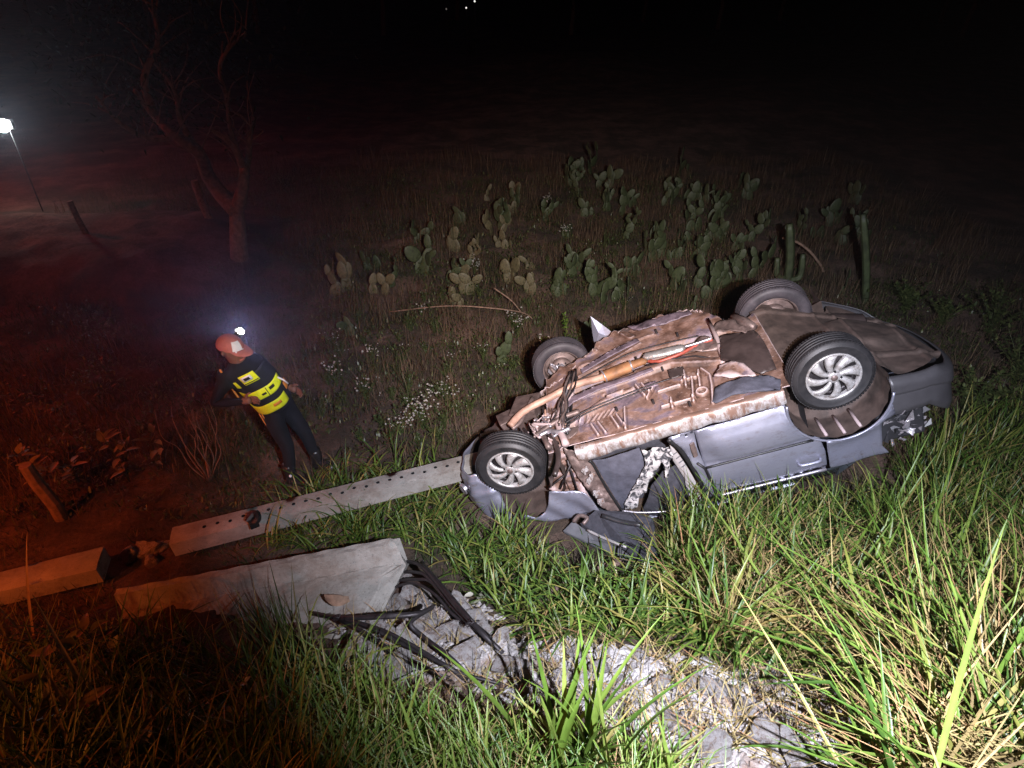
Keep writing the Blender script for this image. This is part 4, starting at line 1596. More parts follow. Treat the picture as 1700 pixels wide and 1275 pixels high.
P, px = scatter_world(110000, -7, 8, 4.0, 15)
dn_ = vnoise(P[:, 0] * 2.3, P[:, 1] * 2.3, 4.0) + 0.5 * vnoise(P[:, 0] * 6, P[:, 1] * 6, 2.0)
keep = ~in_car(P) & (dn_ > 0.05) & ~poly_mask(px, POLE1) & ~poly_mask(px, POLE2)
keep &= ~((px[:, 0] > 1230) & (px[:, 1] < 480) & (RNG.random(len(P)) < 0.85))
P = P[keep]
n = len(P)
P[:, 2] += RNG.uniform(0, 1, n) ** 1.6 * (0.10 + 0.22 * np.clip(dn_[keep] - .3, 0, 1))
V, F = blades(P, RNG.uniform(0, 6.28, n), RNG.uniform(0.025, 0.075, n), RNG.uniform(0.008, 0.024, n), RNG.uniform(0.2, 1.6, n), RNG.uniform(0.2, 1.2, n), 3, 0)
o = mk_np('ground_cover', V, F, 'weed_leaf')
tag(o, 'low leafy ground cover in patches over the field', 'ground cover', kind='stuff')

# ---- lush grass between the poles and the car, and on the bank
def lush(npts, region, poly_in, Lr, Wr, lean, bend, mat, name, label, S_=5, avoid=(), kink=False, heading=None, fold=0.2, lift=0.0):
    P, px = scatter_px(npts, *region)
    m_ = poly_mask(px, poly_in)
    for a in avoid:
        m_ &= ~poly_mask(px, a)
    m_ &= ~in_car(P)
    m_ &= ~(poly_mask(px, DOORZONE) & (RNG.random(len(P)) < .93))
    P = P[m_]
    # clump the roots
    c = P + np.stack([0.05 * vnoise(P[:, 0] * 9, P[:, 1] * 9, 1), 0.05 * vnoise(P[:, 0] * 9, P[:, 1] * 9, 4), np.zeros(len(P))], 1)
    c[:, 2] = ground_h(c[:, 0], c[:, 1])
    n = len(c)
    c[:, 2] += RNG.uniform(0, 1, n) ** 1.5 * lift
    if heading is None:
        ang = RNG.uniform(0, 6.28, n)
    else:
        ang = RNG.normal(heading, 0.9, n)
    kk = None
    if kink:
        kk = np.where(RNG.random(n) < 0.25, RNG.uniform(0.3, 0.8, n), 2.0)
    dist = np.linalg.norm(c - CAM, axis=1)
    V, F = blades(c, ang, RNG.uniform(*Lr, n), RNG.uniform(*Wr, n), RNG.uniform(*lean, n), RNG.uniform(*bend, n), S_, fold, kk)
    o = mk_np(name, V, F, mat)
    return tag(o, label, 'grass', kind='stuff')


MID = [(430, 920), (480, 820), (560, 790), (660, 770), (770, 800), (800, 850), (930, 900), (1080, 930), (1120, 880), (1250, 860), (1400, 830), (1560, 800), (1700, 780),
       (1760, 1000), (1500, 1060), (1200, 1080), (1040, 1060), (860, 1060), (760, 960), (660, 900)]
lush(5200, (420, 1760, 760, 1080), MID, (0.22, 0.50), (0.009, 0.020), (0.1, 0.9), (0.5, 1.9), 'blade_green', 'broad_leaf_grass', 'dense dark green broad bladed grass between the poles and the wreck', 6, (DEBRIS, POLE2))
lush(3000, (420, 1130, 790, 1070), MID, (0.12, 0.28), (0.006, 0.012), (0.1, 0.9), (0.3, 1.6), 'blade_green', 'fine_grass', 'finer green grass filling in around the broken pole', 5, (DEBRIS, POLE2))
lush(1700, (1100, 1560, 800, 960), [(1100, 870), (1250, 830), (1400, 790), (1560, 740), (1560, 930), (1100, 960)], (0.40, 0.80), (0.010, 0.020), (0.0, 0.7), (0.2, 1.4), 'blade_green', 'roadside_grass', 'tall green grass growing up against the silver rear door', 7)
lush(1500, (1480, 1760, 660, 900), [(1500, 760), (1600, 690), (1760, 640), (1760, 900), (1500, 900)], (0.30, 0.62), (0.008, 0.016), (0.0, 0.7), (0.2, 1.4), 'blade_green', 'shaded_tall_grass', 'dim tall grass by the tail of the car', 6)
BANK = [(1080, 960), (1200, 900), (1450, 850), (1760, 800), (1800, 1400), (1480, 1400), (1480, 1150), (1180, 1080)]
lush(5000, (1080, 1800, 820, 1400), BANK, (0.28, 0.80), (0.007, 0.028), (0.3, 1.45), (0.2, 1.5), 'blade_green', 'bank_grass', 'tangled green grass flattened over the right side of the bank', 6, (DEBRIS,), True)
lush(4600, (1080, 1800, 850, 1400), BANK, (0.20, 0.80), (0.005, 0.010), (1.1, 1.62), (-0.1, 0.25), 'straw', 'straw_litter', 'yellow straw stalks lying criss-cross on the right side of the bank', 4, (DEBRIS,), True, fold=0, lift=0.34, heading=0.1)
lush(4200, (1080, 1800, 850, 1400), BANK, (0.15, 0.6), (0.003, 0.007), (0.8, 1.6), (-0.1, 0.35), 'straw', 'straw_litter', 'straw stalks thrown the other way over the right side of the bank', 4, (DEBRIS,), True, fold=0, lift=0.30, heading=3.2)
FORE = [(430, 1120), (620, 1160), (800, 1215), (1000, 1260), (1150, 1320), (1200, 1450), (420, 1450)]
lush(3800, (420, 1200, 1100, 1450), FORE, (0.18, 0.42), (0.005, 0.011), (0.1, 1.0), (0.3, 1.4), 'blade_fresh', 'near_grass', 'bright yellow-green grass along the near edge of the debris', 6, (DEBRIS,), True)
lush(1800, (420, 1200, 1100, 1450), FORE, (0.15, 0.36), (0.003, 0.006), (0.2, 1.2), (0.0, 0.6), 'straw', 'near_straw', 'dry straw mixed into the grass at the near edge of the debris', 4, (DEBRIS,), True, fold=0)
LEFT = [(-60, 1080), (180, 1060), (420, 1090), (620, 1110), (640, 1200), (600, 1450), (-60, 1450)]
lush(2600, (-60, 640, 1060, 1450), LEFT, (0.18, 0.50), (0.005, 0.015), (0.1, 1.1), (0.2, 1.5), 'blade_green', 'shaded_grass', 'shaded grass on the dark left side of the bank', 6, (), True)
lush(900, (-60, 640, 1000, 1450), LEFT, (0.15, 0.45), (0.004, 0.008), (0.1, 1.2), (0.0, 0.8), 'straw', 'shaded_straw', 'dry stalks on the dark left side of the bank', 4, (), True, fold=0)
lush(900, (520, 860, 980, 1180), [(540, 1040), (640, 1010), (800, 1000), (860, 1140), (700, 1150)], (0.08, 0.22), (0.003, 0.007), (0.1, 1.2), (0.2, 1.2), 'straw', 'debris_litter', 'short dry stems caught among the grey concrete debris', 4, (), False, fold=0)
lush(3000, (860, 1500, 1040, 1400), DEBRIS, (0.05, 0.30), (0.003, 0.006), (0.7, 1.55), (0.0, 0.6), 'straw', 'debris_straw', 'brown straw scattered over the broken concrete on the bank', 3, (), False, fold=0)


lush(420, (1080, 1800, 900, 1400), BANK, (0.6, 1.1), (0.010, 0.020), (1.0, 1.6), (-0.3, 0.3), 'blade_fresh', 'fallen_blades', 'long green blades fallen across the bank', 9, (DEBRIS,), True, lift=0.35)


# ---- distinct tussocks: each a thing of its own
def tussock(px_, py_, n, Lr, Wr, lean, bend, mat, label, heading=None, spread=0.06, straw=0, hs=1.2, strawL=(0.3, 0.6)):
    c = G(px_, py_)
    root = empty('grass_tussock', c)
    tag(root, label, 'grass', 'tall grass tussocks on the bank')
    def mkb(n, Lr, Wr, lean, bend, mat, nm, fold):
        P = np.stack([RNG.normal(0, spread, n), RNG.normal(0, spread, n), np.zeros(n)], 1)
        P[:, 2] = ground_h(P[:, 0] + c.x, P[:, 1] + c.y) - c.z
        ang = RNG.uniform(0, 6.28, n) if heading is None else RNG.normal(heading, hs, n)
        V, F = blades(P, ang, RNG.uniform(*Lr, n), RNG.uniform(*Wr, n), RNG.uniform(*lean, n), RNG.uniform(*bend, n), 9, fold)
        o = mk_np(nm, V, F, mat, root)
        tag(o, kind='stuff')
    mkb(n, Lr, Wr, lean, bend, mat, 'leaf_blades', 0.22)
    if straw:
        mkb(straw, strawL, (0.004, 0.008), (0.0, 0.5), (0.0, 0.4), 'straw', 'dry_stalks', 0)


tussock(965, 1290, 38, (0.50, 0.85), (0.018, 0.032), (0.0, 0.34), (0.1, 0.8), 'blade_fresh', 'bright green tussock with broad upright blades in the middle of the bottom edge', spread=0.07)
tussock(1385, 1020, 26, (0.5, 0.9), (0.014, 0.028), (0.2, 1.1), (0.1, 0.9), 'blade_fresh', 'sprawling tussock with wide blades right of the arching one', None, 0.12, 20)
tussock(1570, 1180, 30, (0.5, 0.95), (0.014, 0.030), (0.1, 1.0), (0.1, 0.9), 'blade_fresh', 'sprawling tussock with wide blades above the bottom right corner', None, 0.14, 24)
tussock(1640, 1090, 28, (0.5, 0.9), (0.012, 0.026), (0.1, 1.0), (0.1, 0.9), 'blade_green', 'darker sprawling tussock near the right edge', None, 0.14, 24)
tussock(690, 1280, 44, (0.3, 0.5), (0.010, 0.018), (0.1, 0.9), (0.2, 1.0), 'blade_fresh', 'yellow-green tussock at the bottom edge beside the shadow', None, 0.12, 20)
tussock(1080, 1350, 24, (0.35, 0.6), (0.010, 0.022), (0.1, 0.7), (0.2, 0.9), 'blade_fresh', 'short leafy tussock right of the broad upright blades at the bottom edge', spread=0.09)
tussock(800, 1330, 46, (0.25, 0.45), (0.008, 0.016), (0.1, 0.8), (0.2, 1.1), 'blade_fresh', 'yellow-green tussock at the bottom edge left of the middle', spread=0.09, straw=26, strawL=(.2, .4))
tussock(1195, 1075, 44, (0.40, 0.78), (0.012, 0.022), (0.0, 0.35), (0.9, 2.2), 'blade_green', 'arching tussock with pale straw stems growing just below the open car door', 0.3, 0.05, 60, 1.3, (0.35, 0.6))
tussock(1130, 960, 34, (0.35, 0.65), (0.010, 0.020), (0.0, 0.4), (0.2, 1.2), 'blade_green', 'blue-green tussock standing in front of the open car door', 0.5, 0.10)
tussock(1300, 930, 44, (0.30, 0.60), (0.010, 0.020), (0.0, 0.5), (0.3, 1.3), 'blade_green', 'dark green tussock below the silver rear door', None, 0.12)
tussock(1380, 900, 40, (0.40, 0.72), (0.010, 0.020), (0.0, 0.5), (0.3, 1.3), 'blade_green', 'tussock covering the lower edge of the rear door', None, 0.14)
tussock(1500, 870, 36, (0.35, 0.6), (0.010, 0.018), (0.0, 0.6), (0.3, 1.3), 'blade_green', 'tussock under the smashed tail lamp', None, 0.14)
tussock(1470, 950, 34, (0.75, 1.2), (0.014, 0.026), (0.0, 0.35), (0.2, 1.0), 'blade_fresh', 'tallest tussock, its blades crossing the rear wheel arch', 2.6, 0.10, 12, 1.2, (0.5, 0.8))
tussock(1580, 930, 34, (0.40, 0.75), (0.010, 0.020), (0.0, 0.5), (0.2, 1.0), 'blade_green', 'tussock below the tail of the car', None, 0.12, 14)
tussock(1690, 1000, 36, (0.45, 0.85), (0.010, 0.020), (0.0, 0.5), (0.2, 1.0), 'blade_fresh', 'tussock with orange stalks at the right edge beyond the straw', None, 0.12, 22)
tussock(1660, 1270, 40, (0.45, 0.80), (0.012, 0.024), (0.0, 0.6), (0.2, 1.0), 'blade_fresh', 'large green tussock in the bottom right corner', 1.9, 0.12, 18)
tussock(1480, 1300, 24, (0.35, 0.6), (0.008, 0.018), (0.1, 0.7), (0.2, 1.0), 'blade_fresh', 'loose tussock by the bottom edge right of the concrete debris', 1.6, 0.12, 14)
tussock(600, 900, 40, (0.25, 0.50), (0.009, 0.018), (0.0, 0.6), (0.3, 1.4), 'blade_green', 'leafy tussock between the two broken poles', None, 0.10)
tussock(840, 905, 22, (0.25, 0.45), (0.010, 0.020), (0.0, 0.5), (0.3, 1.4), 'blade_fresh', 'tussock reaching up to the front fender of the car', 1.8, 0.07)
tussock(700, 830, 26, (0.25, 0.42), (0.009, 0.018), (0.0, 0.7), (0.3, 1.4), 'blade_green', 'tussock leaning over the far pole left of the front wheel', None, 0.10)
tussock(515, 845, 18, (0.20, 0.42), (0.009, 0.018), (0.0, 0.7), (0.5, 1.8), 'blade_green', 'pale tussock by the boots of the rescuer', None, 0.10)
tussock(490, 1110, 60, (0.35, 0.65), (0.006, 0.012), (0.0, 0.45), (0.0, 0.4), 'low_grass', 'dark stiff tussock standing in front of the broken pole', 2.4, 0.07, 10, 0.6, (.2, .3))
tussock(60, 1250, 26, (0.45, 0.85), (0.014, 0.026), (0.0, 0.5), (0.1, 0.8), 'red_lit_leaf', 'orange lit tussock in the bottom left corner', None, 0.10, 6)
tussock(235, 1085, 30, (0.22, 0.45), (0.006, 0.014), (0.0, 0.7), (0.1, 1.2), 'blade_green', 'tussock hiding the buried left end of the broken pole', None, 0.12, 10)
tussock(330, 1100, 26, (0.2, 0.4), (0.006, 0.012), (0.0, 0.7), (0.1, 1.2), 'blade_green', 'low tussock along the near edge of the broken pole', None, 0.12, 10)
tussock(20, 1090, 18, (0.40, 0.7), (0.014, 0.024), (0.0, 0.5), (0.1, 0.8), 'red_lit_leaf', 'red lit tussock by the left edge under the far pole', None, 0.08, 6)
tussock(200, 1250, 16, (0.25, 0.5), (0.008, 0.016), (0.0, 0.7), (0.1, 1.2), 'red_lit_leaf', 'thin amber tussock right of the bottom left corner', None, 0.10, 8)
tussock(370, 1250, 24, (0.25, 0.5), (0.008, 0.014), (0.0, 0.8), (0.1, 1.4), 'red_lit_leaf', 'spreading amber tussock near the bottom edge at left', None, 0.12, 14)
tussock(800, 780, 16, (0.14, 0.3), (0.006, 0.012), (0.0, 0.7), (0.2, 1.2), 'blade_fresh', 'small bright tuft left of the front wheel where the far pole ends', None, 0.12)
tussock(690, 770, 16, (0.14, 0.3), (0.006, 0.012), (0.0, 0.7), (0.2, 1.2), 'blade_fresh', 'small bright tuft above the far pole', None, 0.12)

# a few long single stalks standing over the bank
def stalk(p0, p1, r, mat, label, cat='stalk', name='grass_stalk', group='long single stalks on the bank', sag=0.06):
    a, b_ = p0, p1
    m_ = a.lerp(b_, .5) + Vector((0, 0, sag))
    b = MB()
    b.tube(smooth_path([a, m_, b_], 6), [r * (1 - .6 * i / 12) for i in range(13)], 5)
    o = b.build(name, mat, None, True)
    tag(o, label, cat, group)


stalk(G(1330, 1000), G(1580, 905, .25), 0.006, 'straw', 'bent orange-brown stalk lying highest across the flattened grass')
stalk(G(1200, 1105), G(1420, 1150, .06), 0.010, 'bark', 'dark stick lying on the concrete debris below the straw', 'stick', 'stick', None)
stalk(G(1390, 1110, .03), G(1530, 1065, .10), 0.009, 'bark', 'dark stick slanting up out of the straw beside the other dark stick', 'stick', 'stick', None)
stalk(G(1540, 1150, .05), G(1700, 1080, .20), 0.005, 'straw', 'long yellow stalk running out of the right edge')
stalk(G(1460, 1080, .02), G(1600, 1105, .1), 0.006, 'straw', 'short orange stalk on the straw in the right part of the bank')
stalk(G(1655, 1150), G(1630, 775, .2), 0.005, 'straw', 'upright orange stalk near the right edge')
stalk(G(1510, 900), G(1522, 690, .65), 0.006, 'blade_fresh', 'single thin green stem rising in front of the tail of the car', sag=0.0)

# ================================================================== CONCRETE POLES AND DEBRIS
def frame(a, b_, up=(0, 0, 1)):
    x = (b_ - a).normalized()
    z = Vector(up)
    y = z.cross(x).normalized()
    z = x.cross(y)
    return x, y, z


def pole_beam(name, a, b_, w0, w1, h, holes, label, mat='cast_concrete', hole_n=0, group=None, lift=0.02):
    """rectangular pole lying on the ground, tapered, with a row of through holes along its top face"""
    x, y, z = frame(a, b_)
    L = (b_ - a).length
    root = empty(name, a)
    tag(root, label, 'utility pole', group)
    hs = []
    for k in range(hole_n):
        u = L * (0.10 + 0.86 * k / hole_n)
        hs.append(arc(u, 0.012 * math.sin(k * 9), 0.016, 0, 324, 10))
    wd = lambda u: w0 + (w1 - w0) * u / L
    out = [(0, -w0 / 2), (L, -w1 / 2), (L, w1 / 2), (0, w0 / 2)]
    lp = lambda u, v, hh: (x * u + y * v + z * hh)
    o = panel('top_face', out, lambda u, v: lp(u, v, h - 0.008 * (abs(v) > wd(u) / 2 - 0.02)), mat, root, 0.08, 0.0, hs)
    b = MB()
    for s_ in (-1, 1):
        n_ = 24
        vv = []
        for i in range(n_):
            u = L * i / (n_ - 1)
            e_ = wd(u) / 2 * s_
            vv += [lp(u, e_, h - 0.008), lp(u, e_ * 1.01, h - 0.03), lp(u, e_ * 0.99, -0.03)]
        ff = []
        for i in range(n_ - 1):
            for j in range(2):
                q = i * 3 + j
                ff.append((q, q + 3, q + 4, q + 1) if s_ > 0 else (q, q + 1, q + 4, q + 3))
        b.add(vv, ff)
    o = b.build('side_face', mat, root, False)
    tag(o, kind='stuff')
    b = MB()
    b.add([lp(0, -w0 / 2, h - .008), lp(0, w0 / 2, h - .008), lp(0, w0 / 2, -.03), lp(0, -w0 / 2, -.03)], [(0, 1, 2, 3)])
    b.build('end_face', mat, root, False)
    b = MB()
    b.add([lp(L, -w1 / 2, h - .008), lp(L, w1 / 2, h - .008), lp(L, w1 / 2, -.03), lp(L, -w1 / 2, -.03)], [(3, 2, 1, 0)])
    b.build('end_face', 'broken_concrete', root, False)
    for hl in hs:
        b = MB()
        n_ = len(hl)
        b.add([lp(u, v, h + 0.0005) for u, v in hl] + [lp(u, v, h - 0.09) for u, v in hl], [(i, (i + 1) % n_, (i + 1) % n_ + n_, i + n_) for i in range(n_)] + [tuple(range(n_, 2 * n_))])
        b.build('bolt_hole', 'seal_rubber', root, False)
    return root


pole_beam('concrete_pole', G(292, 905, .06), G(800, 775, .22), 0.20, 0.17, 0.12, None, 'pale concrete pole drilled with round holes, running under the front of the car', hole_n=22)
pole_beam('concrete_pole', G(-80, 1004, .04), G(176, 942, .09), 0.20, 0.24, 0.12, None, 'red lit length of concrete pole at the left edge, its broken end pale', hole_n=0)

# clamp left on the far pole
b = MB()
c0 = G(425, 862, .26)
b.tube(smooth_path([c0 + Vector((-.06, -.03, .0)), c0 + Vector((-.01, .03, .04)), c0 + Vector((.03, -.02, .03)), c0 + Vector((.0, -.06, .0))], 5), [0.028] * 16, 7)
b.box(c0 + Vector((0.0, -.05, 0.0)), (0.07, 0.06, 0.05), Matrix.Rotation(.6, 3, 'Z'))
b.box(c0 + Vector((-.05, 0.02, 0.02)), (0.05, 0.05, 0.04), Matrix.Rotation(-.4, 3, 'Y'))
tag(b.build('pole_clamp', 'seal_rubber', None, False, bevel=0.006), 'black clamp lying on the drilled concrete pole', 'clamp')

# the big broken pole: H section with raised flanges, ragged right end, steel bars
a, e = G(185, 1078, -.20), G(640, 1004, .10)
x, y, z = frame(a, e)
L = (e - a).length
bp_ = empty('broken_pole', a)
tag(bp_, 'thick broken concrete pole with steel bars bursting from its shattered end', 'utility pole')
W2 = 0.80
rb = random.Random(21)


def hsec(v):
    """height of the H section across v in [-.5, .5]"""
    s_ = abs(v)
    return 0.22 if s_ > 0.42 else (0.06 + 0.16 * min(1, max(0, (s_ - 0.39) / 0.03)))


vs_ = [-.5, -.495, -.46, -.42, -.405, -.39, -.36, -.2, -.05, .1, .25, .36, .38, .40, .42, .46, .495, .5]
V, F = [], []
NL = 90
for i in range(NL):
    u = i / (NL - 1)
    for j, v in enumerate(vs_):
        rag = 0.0
        if i == NL - 1:
            rag = rb.uniform(-.04, .04)
        # the end is torn: lower flange ends sooner
        Lv = L * (1.0 - 0.13 * (1 - min(1, max(0, (v + .5) * 1.6)))) + (0.10 if v > .3 else 0)
        hh = hsec(v) + (0.0 if abs(v) < .499 else -0.26) + 0.004 * math.sin(u * 60 + j * 2)
        wdt = W2 * (0.82 + 0.18 * u)
        V.append(x * (Lv * u + rag) + y * (v * wdt) + z * (hh - (0.05 * rb.random() if i > NL - 3 else 0)))
m_ = len(vs_)
for i in range(NL - 1):
    for j in range(m_ - 1):
        q = i * m_ + j
        F.append((q, q + m_, q + m_ + 1, q + 1))
F.append(tuple((NL - 1) * m_ + j for j in range(m_)))
mk('shaft', V, F, 'cast_concrete', bp_, False)
# thin dark stick lying across it
stalk(G(355, 1050, .18), G(405, 985, .22), 0.008, 'bark', 'thin dark stick leaning on the left part of the broken pole', 'stick', 'stick', None, 0)


def chunk_mesh(seed, rough=0.35, sub=2):
    r_ = random.Random(seed)
    bm = bmesh.new()
    bmesh.ops.create_icosphere(bm, subdivisions=sub, radius=1)
    planes = [Vector((r_.gauss(0, 1), r_.gauss(0, 1), r_.gauss(0, 1))).normalized() for _ in range(13)]
    offs = [r_.uniform(.42, .80) for _ in planes]
    for v in bm.verts:
        d = v.co.normalized()
        R_ = 1.2
        for p_, o_ in zip(planes, offs):
            k = d.dot(p_)
            if k > 1e-3:
                R_ = min(R_, o_ / k)
        nn = noise.noise(d * 2.3 + Vector((seed, 0, 0))) * 0.07 + noise.noise(d * 9 + Vector((seed, 0, 0))) * 0.05
        v.co = d * (R_ + nn)
    me = bpy.data.meshes.new('chunk')
    bm.to_mesh(me)
    bm.free()
    return me


CH = [chunk_mesh(s_, sub=3) for s_ in range(8)]
for me in CH:
    me.materials.append(MT('broken_concrete'))


def chunk(pt, s, k, label, group='broken concrete chunks on the bank', name='concrete_chunk', mat=None, flat=1.0):
    o = bpy.data.objects.new(name, CH[k % 8])
    COL.objects.link(o)
    o.location = pt
    o.scale = (s, s * rb.uniform(.7, 1.1), s * flat * rb.uniform(.5, .8))
    o.rotation_euler = (rb.uniform(-.4, .4), rb.uniform(-.4, .4), rb.uniform(0, 6.28))
    tag(o, label, 'rubble', group)
    return o


# rubble at the torn end (parts of the pole still hanging on its bars)
for (px_, py_, s_, k) in ((690, 985, .12, 0), (660, 1000, .10, 1), (700, 1000, .09, 2), (640, 1010, .10, 3), (675, 955, .05, 4), (655, 925, .055, 5), (760, 1020, .14, 6), (790, 1035, .12, 7),
                          (740, 1060, .16, 1), (800, 1065, .14, 2), (830, 1080, .12, 3), (700, 1080, .16, 4), (640, 1060, .16, 5), (770, 1100, .14, 6), (600, 1055, .16, 7), (850, 1105, .12, 0), (610, 1100, .13, 2), (660, 1110, .13, 3), (715, 1040, .13, 3)):
    o = bpy.data.objects.new('concrete_lump', CH[k % 8])
    COL.objects.link(o)
    p_ = G(px_, py_, 0.02)
    o.parent = bp_
    o.location = p_ - a
    o.scale = (s_ * 1.15, s_, s_ * .62)
    o.rotation_euler = (rb.uniform(-.5, .5), rb.uniform(-.5, .5), rb.uniform(0, 6))
rbl = []


def bar(pts, r=0.010, lifts=None):
    P_ = []
    for i, q in enumerate(pts):
        P_.append(G(q[0], q[1], q[2]) - a)
    b = MB()
    b.tube(smooth_path(P_, 7), r, 7)
    return b.build('steel_bar', 'black_steel', bp_, True)


bar([(655, 930, .18), (690, 935, .28), (715, 955, .28), (760, 1010, .24), (815, 1060, .12)], .014)
bar([(650, 950, .14), (690, 950, .24), (712, 960, .26), (755, 1012, .20), (810, 1062, .10)], .012)
bar([(648, 965, .12), (690, 962, .22), (718, 968, .24), (768, 1020, .18), (820, 1068, .08)], .011)
bar([(645, 978, .12), (685, 968, .20), (720, 985, .22), (750, 1018, .16), (800, 1060, .06)], .010)
bar([(700, 935, .28), (735, 975, .26), (790, 1040, .18), (835, 1085, .06)], .016)
bar([(520, 1018, .14), (560, 1025, .20), (620, 1025, .22), (690, 1020, .24), (715, 1010, .24)], .014)
bar([(565, 1028, .20), (640, 1022, .24), (695, 1018, .24), (718, 1008, .26), (682, 1033, .20), (700, 1055, .16), (745, 1090, .10), (780, 1125, .04)], .014)
bar([(560, 1025, .20), (610, 1040, .18), (680, 1075, .14), (740, 1105, .10), (775, 1130, .03)], .012)
bar([(570, 1026, .20), (640, 1048, .18), (700, 1080, .14), (760, 1115, .08), (830, 1135, .02)], .010)
bar([(560, 1027, .18), (605, 1050, .14), (650, 1080, .10), (720, 1115, .06), (750, 1128, .02)], .012)
bar([(620, 1060, .12), (660, 1090, .10), (720, 1120, .04)], .008)
# wire ties
for q in ((625, 1060), (560, 1026), (700, 935), (712, 958), (780, 1035)):
    b = MB()
    c0 = G(q[0], q[1], .2) - a
    b.tube([c0 + Vector((math.cos(k) * .025 + rb.uniform(-.006, .006), math.sin(k) * .012, math.sin(k * 1.3) * .025)) for k in range(14)], .0035, 5)
    b.build('wire_tie', 'black_steel', bp_, True)
# brown dead leaf curled on the pole
b = MB()
c0 = G(560, 1000, .16)
vv, ff = [], []
for i in range(7):
    for j in range(5):
        u, v = i / 6, (j / 4 - .5)
        vv.append(c0 + Vector((u * .16 - .08, v * .09 * math.sin(u * math.pi) + .01, .03 + .04 * math.cos(v * 4) - .02 * u)))
for i in range(6):
    for j in range(4):
        q = i * 5 + j
        ff.append((q, q + 5, q + 6, q + 1))
b.add(vv, ff)
tag(b.build('dead_leaf', 'dead_wood', None, True), 'curled brown dead leaf resting on the broken pole', 'leaf')

# chunks on the bank
big = [(870, 1120, .10, 'angular grey chunk just beyond the torn bars'), (935, 1125, .12, 'squarish chunk with a pale flat top above the broad green blades'), (1000, 1110, .10, 'pale slab edge sticking up behind the broad green blades'),
       (960, 1085, .12, 'rounded grey chunk below the grass in the middle'), (1200, 1150, .15, 'large white chunk under the dark stick'), (1240, 1180, .13, 'grey chunk right of the large white one'),
       (1330, 1250, .20, 'broad grey slab chunk at the bottom edge'), (1190, 1255, .15, 'pitted chunk at the bottom edge among broad blades'), (1400, 1200, .12, 'shaded chunk under the straw right of the white ones'),
       (1090, 1140, .11, 'small pale chunk left of the dark stick'), (1120, 1200, .12, 'chunk half hidden by green blades in the middle of the bank'), (1290, 1130, .10, 'chunk touching the dark stick from behind'),
       (1060, 1090, .09, 'small chunk at the foot of the arching tussock'), (1440, 1240, .12, 'chunk in the shade of the bottom right grass'), (1150, 1130, .10, 'chunk under the straw left of the large white one'),
       (1380, 1160, .10, 'chunk sheltered by the slanting dark stick'), (1270, 1230, .13, 'chunk between the broad slab and the large white one')]
for i, (px_, py_, s_, lb) in enumerate(big):
    chunk(G(px_, py_, 0.02), s_ * .66, i, lb)
tag(chunk(G(896, 920, .04), .075, 3, 'single grey stone in the grass below the front fender'), group='loose stones in the grass')
chunk(G(885, 935, .0), .05, 4, 'smaller stone touching the grey one below the front fender', 'loose stones in the grass')
for i, (px_, py_, s_) in enumerate(((215, 925, .10), (240, 915, .12), (265, 910, .09), (290, 905, .08), (252, 930, .08))):
    o = chunk(G(px_, py_, 0.02), s_, i + 2, 'dim grey rubble piece between the two lengths of the far pole', 'rubble in the gap of the far pole')
    o['label'] = ['dim rubble piece touching the pale end of the red lit pole', 'largest dim rubble block in the gap of the far pole', 'dim rubble block in the middle of the far pole gap', 'dim rubble piece beside the drilled pole', 'low dim rubble piece on the near side of the far pole gap'][i]
# gravel and grit
P, px = scatter_px(9000, 520, 1520, 980, 1400)
m_ = poly_mask(px, DEBRIS)
P = P[m_]
Vg, Fg = [], []
bmv = np.array([v.co[:] for v in chunk_mesh(77, sub=1).vertices])
bmf = np.array([list(p_.vertices) for p_ in bpy.data.meshes[-1].polygons]) if False else None
cm = chunk_mesh(78, sub=1)
bmv = np.array([v.co[:] for v in cm.vertices])
bmf = np.array([list(p_.vertices) for p_ in cm.polygons])
n = len(P)
sc = RNG.gamma(1.6, 0.008, n)[:, None, None] + 0.004
sc[:900] += RNG.uniform(0.008, 0.045, (900, 1, 1))
th = RNG.uniform(0, 6.28, n)
rot = np.zeros((n, 3, 3))
rot[:, 0, 0] = np.cos(th)
rot[:, 0, 1] = -np.sin(th)
rot[:, 1, 0] = np.sin(th)
rot[:, 1, 1] = np.cos(th)
rot[:, 2, 2] = 0.7
VV = np.einsum('nij,vj->nvi', rot, bmv) * sc + P[:, None, :]
FF = bmf[None] + (np.arange(n) * len(bmv))[:, None, None]
o = mk_np('concrete_grit', VV.reshape(-1, 3), FF.reshape(-1, 3), 'broken_concrete', None, False)
tag(o, 'pale concrete grit and pebbles strewn over the bank', 'gravel', kind='stuff')
# slabby crushed bed under the chunks
nu, nv = 150, 70
P, px = None, None
V, F, okm = [], [], []
x0, x1, y0_, y1 = -1.7, 2.2, 1.2, 3.3
XX, YY = np.meshgrid(np.linspace(x0, x1, 260), np.linspace(y0_, y1, 150))
HH = ground_h(XX, YY)
cell = np.round(vnoise(XX * 3.1, YY * 3.1, 2.2) * 2.2) / 2.2
HH2 = HH + 0.015 + 0.045 * cell + 0.02 * vnoise(XX * 11, YY * 11, 5.0) + 0.008 * RNG.normal(size=XX.shape)
PP = np.stack([XX.ravel(), YY.ravel(), HH2.ravel()], 1)
mk_ = poly_mask(proj(PP), [(560, 1050), (650, 1010), (760, 1000), (900, 1075), (1060, 1085), (1180, 1110), (1400, 1130), (1460, 1190), (1480, 1300), (1150, 1300), (990, 1170), (820, 1150), (700, 1120), (600, 1100)]).reshape(XX.shape)
mk_ &= vnoise(XX * 4.3, YY * 4.3, 9.0) > -0.62
nyy, nxx = XX.shape
I = (np.arange(nyy - 1)[:, None] * nxx + np.arange(nxx - 1)[None, :])
